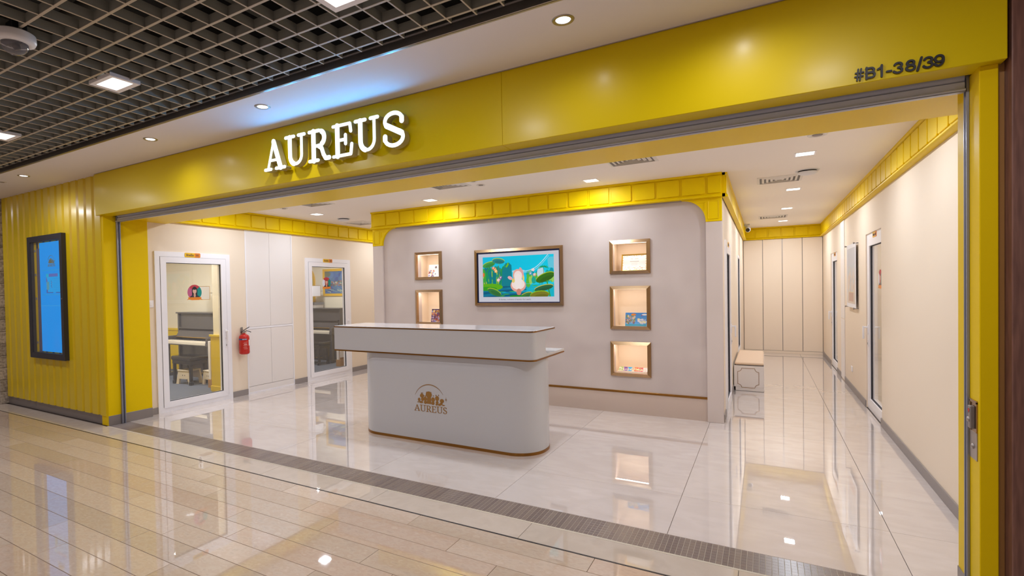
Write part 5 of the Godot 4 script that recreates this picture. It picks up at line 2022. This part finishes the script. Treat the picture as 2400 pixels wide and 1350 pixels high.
func small_things():
	var st := ST()
	# light switch and socket
	var sw := thing("light_switch", "white light switch on the left wall between yellow jamb and glass door", "switch", Vector3(LX, 1.515, -4.085), PI / 2)
	st = ST()
	bx(st, Vector3(0, 0, 0), Vector3(0.072, 0.1, 0.01), 0.003)
	obj("switch_plate", st, "white_frame", sw)
	st = ST()
	bx(st, Vector3(0.02, 0.025, 0.01), Vector3(0.052, 0.075, 0.014), 0.002)
	obj("rocker", st, "white_frame", sw)
	var so := thing("wall_socket", "white wall socket low on the right wall below the poster", "socket", Vector3(RX, 0.29, -10.17), -PI / 2)
	st = ST()
	bx(st, Vector3(0, 0, 0), Vector3(0.13, 0.085, 0.01), 0.003)
	obj("socket_plate", st, "white_frame", so)
	st = ST()
	for x in [0.04, 0.09]:
		bx(st, Vector3(x - 0.012, 0.03, 0.009), Vector3(x + 0.012, 0.05, 0.0115), 0.001)
	obj("socket_insert", st, "vent_white", so)
	# square downlights in the shop
	var fmesh := ST()
	XF = Transform3D(Basis(Vector3.RIGHT, PI / 2), Vector3.ZERO)
	frame(fmesh, -0.095, -0.095, 0.095, 0.095, 0.016, 0.0, 0.006, 0.004)
	var fm := fmesh.commit()
	st = ST()
	bx(st, Vector3(-0.08, -0.08, 0.0), Vector3(0.08, 0.08, 0.003))
	XF = Transform3D()
	var gm := st.commit()
	var where := ["left of the grey reception wall", "above the left niches", "above the right niches", "at the corridor mouth", "behind the corridor's first vent", "third along the corridor", "farthest along the corridor", "over the left passage", "deep in the left passage", "hidden behind the beam on the left", "hidden behind the beam left of the desk", "hidden behind the beam above the desk's right end", "hidden behind the beam on the right"]
	for i in SHOP_LIGHTS.size():
		var t := thing("ceiling_downlight", "square white recessed downlight " + where[i], "ceiling light", Vector3(SHOP_LIGHTS[i][0], CEIL, SHOP_LIGHTS[i][1]), 0.0, "square downlights in the shop ceiling")
		obj("trim_ring", fm, "white_frame", t)
		obj("diffuser", gm, "lamp_white", t)
	# round downlights in the soffit
	st = ST()
	lathe(st, [Vector2(0.044, 0.0), Vector2(0.046, -0.004), Vector2(0.062, -0.005), Vector2(0.066, 0.0)], 28)
	lathe(st, [Vector2(0.03, 0.004), Vector2(0.044, -0.001), Vector2(0.046, -0.004)], 28)
	var rm := st.commit()
	st = ST()
	lathe(st, [Vector2(0.0, -0.003), Vector2(0.042, -0.002), Vector2(0.043, 0.0)], 28)
	var lm := st.commit()
	var rw := ["above the corrugated cladding", "left of the lit sign", "above the lit sign's first letters", "right of the lit sign", "above the right half of the fascia"]
	for i in SOFFIT_LIGHTS.size():
		var t := thing("soffit_downlight", "round downlight in the white soffit " + rw[i], "ceiling light", Vector3(SOFFIT_LIGHTS[i][0], SOFF, -2.985), 0.0, "round downlights in the soffit")
		obj("trim_ring", rm, "steel", t)
		obj("lamp_lens", lm, "lamp_white", t)
	# rectangular panels in the grid
	st = ST()
	XF = Transform3D(Basis(Vector3.RIGHT, PI / 2), Vector3.ZERO)
	frame(st, -0.15, -0.105, 0.15, 0.105, 0.035, -0.02, 0.006, 0.003)
	var gf := st.commit()
	st = ST()
	bx(st, Vector3(-0.116, -0.072, -0.01), Vector3(0.116, 0.072, 0.002))
	XF = Transform3D()
	var gd := st.commit()
	for i in GRID_LIGHTS.size():
		var t := thing("grid_light", "rectangular lit panel in the black grid ceiling, " + ["second from the left edge of the photo", "right of the dome camera", "above the middle of the fascia", "near the stone pillar", "beyond the stone pillar", "nearest the brown pillar"][i], "ceiling light", Vector3(GRID_LIGHTS[i][0], 3.262, GRID_LIGHTS[i][1]), 0.0, "lit panels in the grid ceiling")
		obj("panel_frame", gf, "white_frame", t)
		obj("diffuser", gd, "lamp_white", t)
	for x in [-9.0, -5.0, -1.0, 3.0]:
		var t := thing("mall_light", "large square light panel over the walkway behind the viewer, " + {-9.0: "farthest left", -5.0: "second from the left", -1.0: "second from the right", 3.0: "farthest right"}[x], "ceiling light", Vector3(x, 3.262, 2.5), 0.0, "large square panels behind the viewer")
		st = ST()
		bx(st, Vector3(-0.3, -0.001, -0.3), Vector3(0.3, 0.006, 0.3))
		obj("diffuser", st, "lamp_white", t)
	# air vents: a frame and four nested louvre rings
	st = ST()
	XF = Transform3D(Basis(Vector3.RIGHT, PI / 2), Vector3.ZERO)
	frame(st, -0.25, -0.25, 0.25, 0.25, 0.03, 0.0, 0.004, 0.01)
	var vf := st.commit()
	var rings := []
	for k in 4:
		st = ST()
		var a := 0.2 - k * 0.048
		frame(st, -a, -a, a, a, 0.03, 0.0, 0.0, 0.012)
		rings.append(st.commit())
	st = ST()
	bx(st, Vector3(-0.23, -0.23, 0.0), Vector3(0.23, 0.23, 0.0015))
	var vb := st.commit()
	XF = Transform3D()
	var vents := [[0.185, -7.96, "in front of the corridor's second downlight"], [0.17, -12.4, "near the corridor end"], [-1.21, -5.71, "behind the yellow beam on the right"], [-3.5, -5.7, "behind the yellow beam in the middle"], [-5.88, -5.7, "behind the yellow beam on the left"], [-6.85, -7.95, "over the left passage"]]
	for v in vents:
		var t := thing("air_vent", "square white louvred air vent " + v[2], "vent", Vector3(v[0], CEIL, v[1]), 0.0, "air vents in the shop ceiling")
		obj("vent_frame", vf, "vent_white", t)
		obj("backing", vb, "vent_dark", t)
		for k in 4:
			obj("louvre", rings[k], "vent_white", t)
	# smoke detectors, sprinkler plates
	for q in [[0.46, -7.54, "beside the corridor vent"], [-6.68, -7.27, "over the left passage"]]:
		var t := thing("smoke_detector", "round white smoke detector " + q[2], "smoke detector", Vector3(q[0], CEIL, q[1]), 0.0, "smoke detectors on the shop ceiling")
		st = ST()
		lathe(st, [Vector2(0.0, -0.008), Vector2(0.12, -0.008), Vector2(0.125, 0.0)], 28)
		obj("base_plate", st, "camera_white", t)
		st = ST()
		lathe(st, [Vector2(0.095, -0.022), Vector2(0.095, -0.006)], 28)
		obj("sensor_gap", st, "gasket", t)
		st = ST()
		lathe(st, [Vector2(0.0, -0.05), Vector2(0.07, -0.048), Vector2(0.1, -0.036), Vector2(0.108, -0.022), Vector2(0.09, -0.02)], 28)
		obj("dome", st, "camera_white", t)
	for q in [[-3.136, -5.99, 0.055, CEIL, "behind the beam left of the middle"], [-3.1, -5.72, 0.05, CEIL, "half hidden behind the beam in the middle"], [0.43, -5.77, 0.075, CEIL, "behind the beam on the right"], [-6.59, -5.8, 0.06, CEIL, "behind the beam on the left"], [-8.86, -2.98, 0.045, SOFF, "in the soffit at the far left"]]:
		var t := thing("sprinkler_plate", "small round sprinkler plate " + q[4], "sprinkler", Vector3(q[0], q[3], q[1]), 0.0, "sprinkler plates")
		st = ST()
		lathe(st, [Vector2(q[2] * 0.6, -0.004), Vector2(q[2], -0.009), Vector2(q[2] + 0.004, 0.0)], 24)
		obj("plate", st, "vent_white", t)
		st = ST()
		lathe(st, [Vector2(0.0, -0.012), Vector2(q[2] * 0.5, -0.01), Vector2(q[2] * 0.55, -0.002)], 20)
		obj("cap", st, "brushed", t)
	# corridor camera
	var bc := thing("bullet_camera", "small white security camera at the corridor end below the ceiling", "camera", Vector3(-0.33, CEIL, -13.6))
	st = ST()
	bx(st, Vector3(-0.07, -0.035, -0.05), Vector3(0.07, 0.0, 0.05), 0.008)
	bx(st, Vector3(-0.02, -0.1, -0.02), Vector3(0.02, -0.03, 0.02), 0.006)
	obj("mount", st, "camera_white", bc)
	st = ST()
	XF = Transform3D(Basis(Vector3.RIGHT, PI / 2 + 0.25), Vector3(0.03, -0.1, -0.04))
	lathe(st, [Vector2(0, 0), Vector2(0.05, 0.0), Vector2(0.055, 0.01), Vector2(0.055, 0.15), Vector2(0.045, 0.16), Vector2(0.0, 0.155)], 20)
	obj("housing", st, "camera_white", bc)
	st = ST()
	lathe(st, [Vector2(0.042, 0.158), Vector2(0.042, 0.164), Vector2(0.0, 0.166)], 20)
	XF = Transform3D()
	obj("lens", st, "ink", bc)
	# dome camera under the grid
	var dm := thing("dome_camera", "white dome security camera hanging under the black grid ceiling", "camera", Vector3(-3.8, 3.262, -1.36))
	dm.scale = Vector3.ONE * 0.78
	st = ST()
	lathe(st, [Vector2(0.0, 0.0), Vector2(0.115, -0.002), Vector2(0.13, -0.012), Vector2(0.133, -0.055), Vector2(0.125, -0.075), Vector2(0.1, -0.088), Vector2(0.085, -0.086)], 40)
	obj("housing", st, "camera_white", dm)
	st = ST()
	var pr := []
	for i in 9:
		var a := PI / 2 * i / 8.0
		pr.append(Vector2(0.086 * sin(a), -0.084 - 0.085 * cos(a)))
	lathe(st, pr, 32)
	obj("dome", st, "dome", dm)
	st = ST()
	XF = Transform3D(Basis(Vector3.RIGHT, 0.5), Vector3(0, -0.085, 0))
	lathe(st, [Vector2(0.0, -0.045), Vector2(0.022, -0.042), Vector2(0.026, -0.01), Vector2(0.06, 0.0)], 20)
	XF = Transform3D()
	obj("lens_ball", st, "ink", dm)
	st = ST()
	bx(st, Vector3(-0.09, 0.0, -0.05), Vector3(0.09, 0.06, 0.05), 0.006)
	obj("mounting_box", st, "black", dm)
	st = ST()
	tube(st, [Vector3(-0.06, 0.05, 0.0), Vector3(-0.16, 0.09, 0.03), Vector3(-0.25, 0.06, 0.06), Vector3(-0.3, 0.14, 0.05)], 0.006, 6)
	obj("cable", st, "ink", dm)
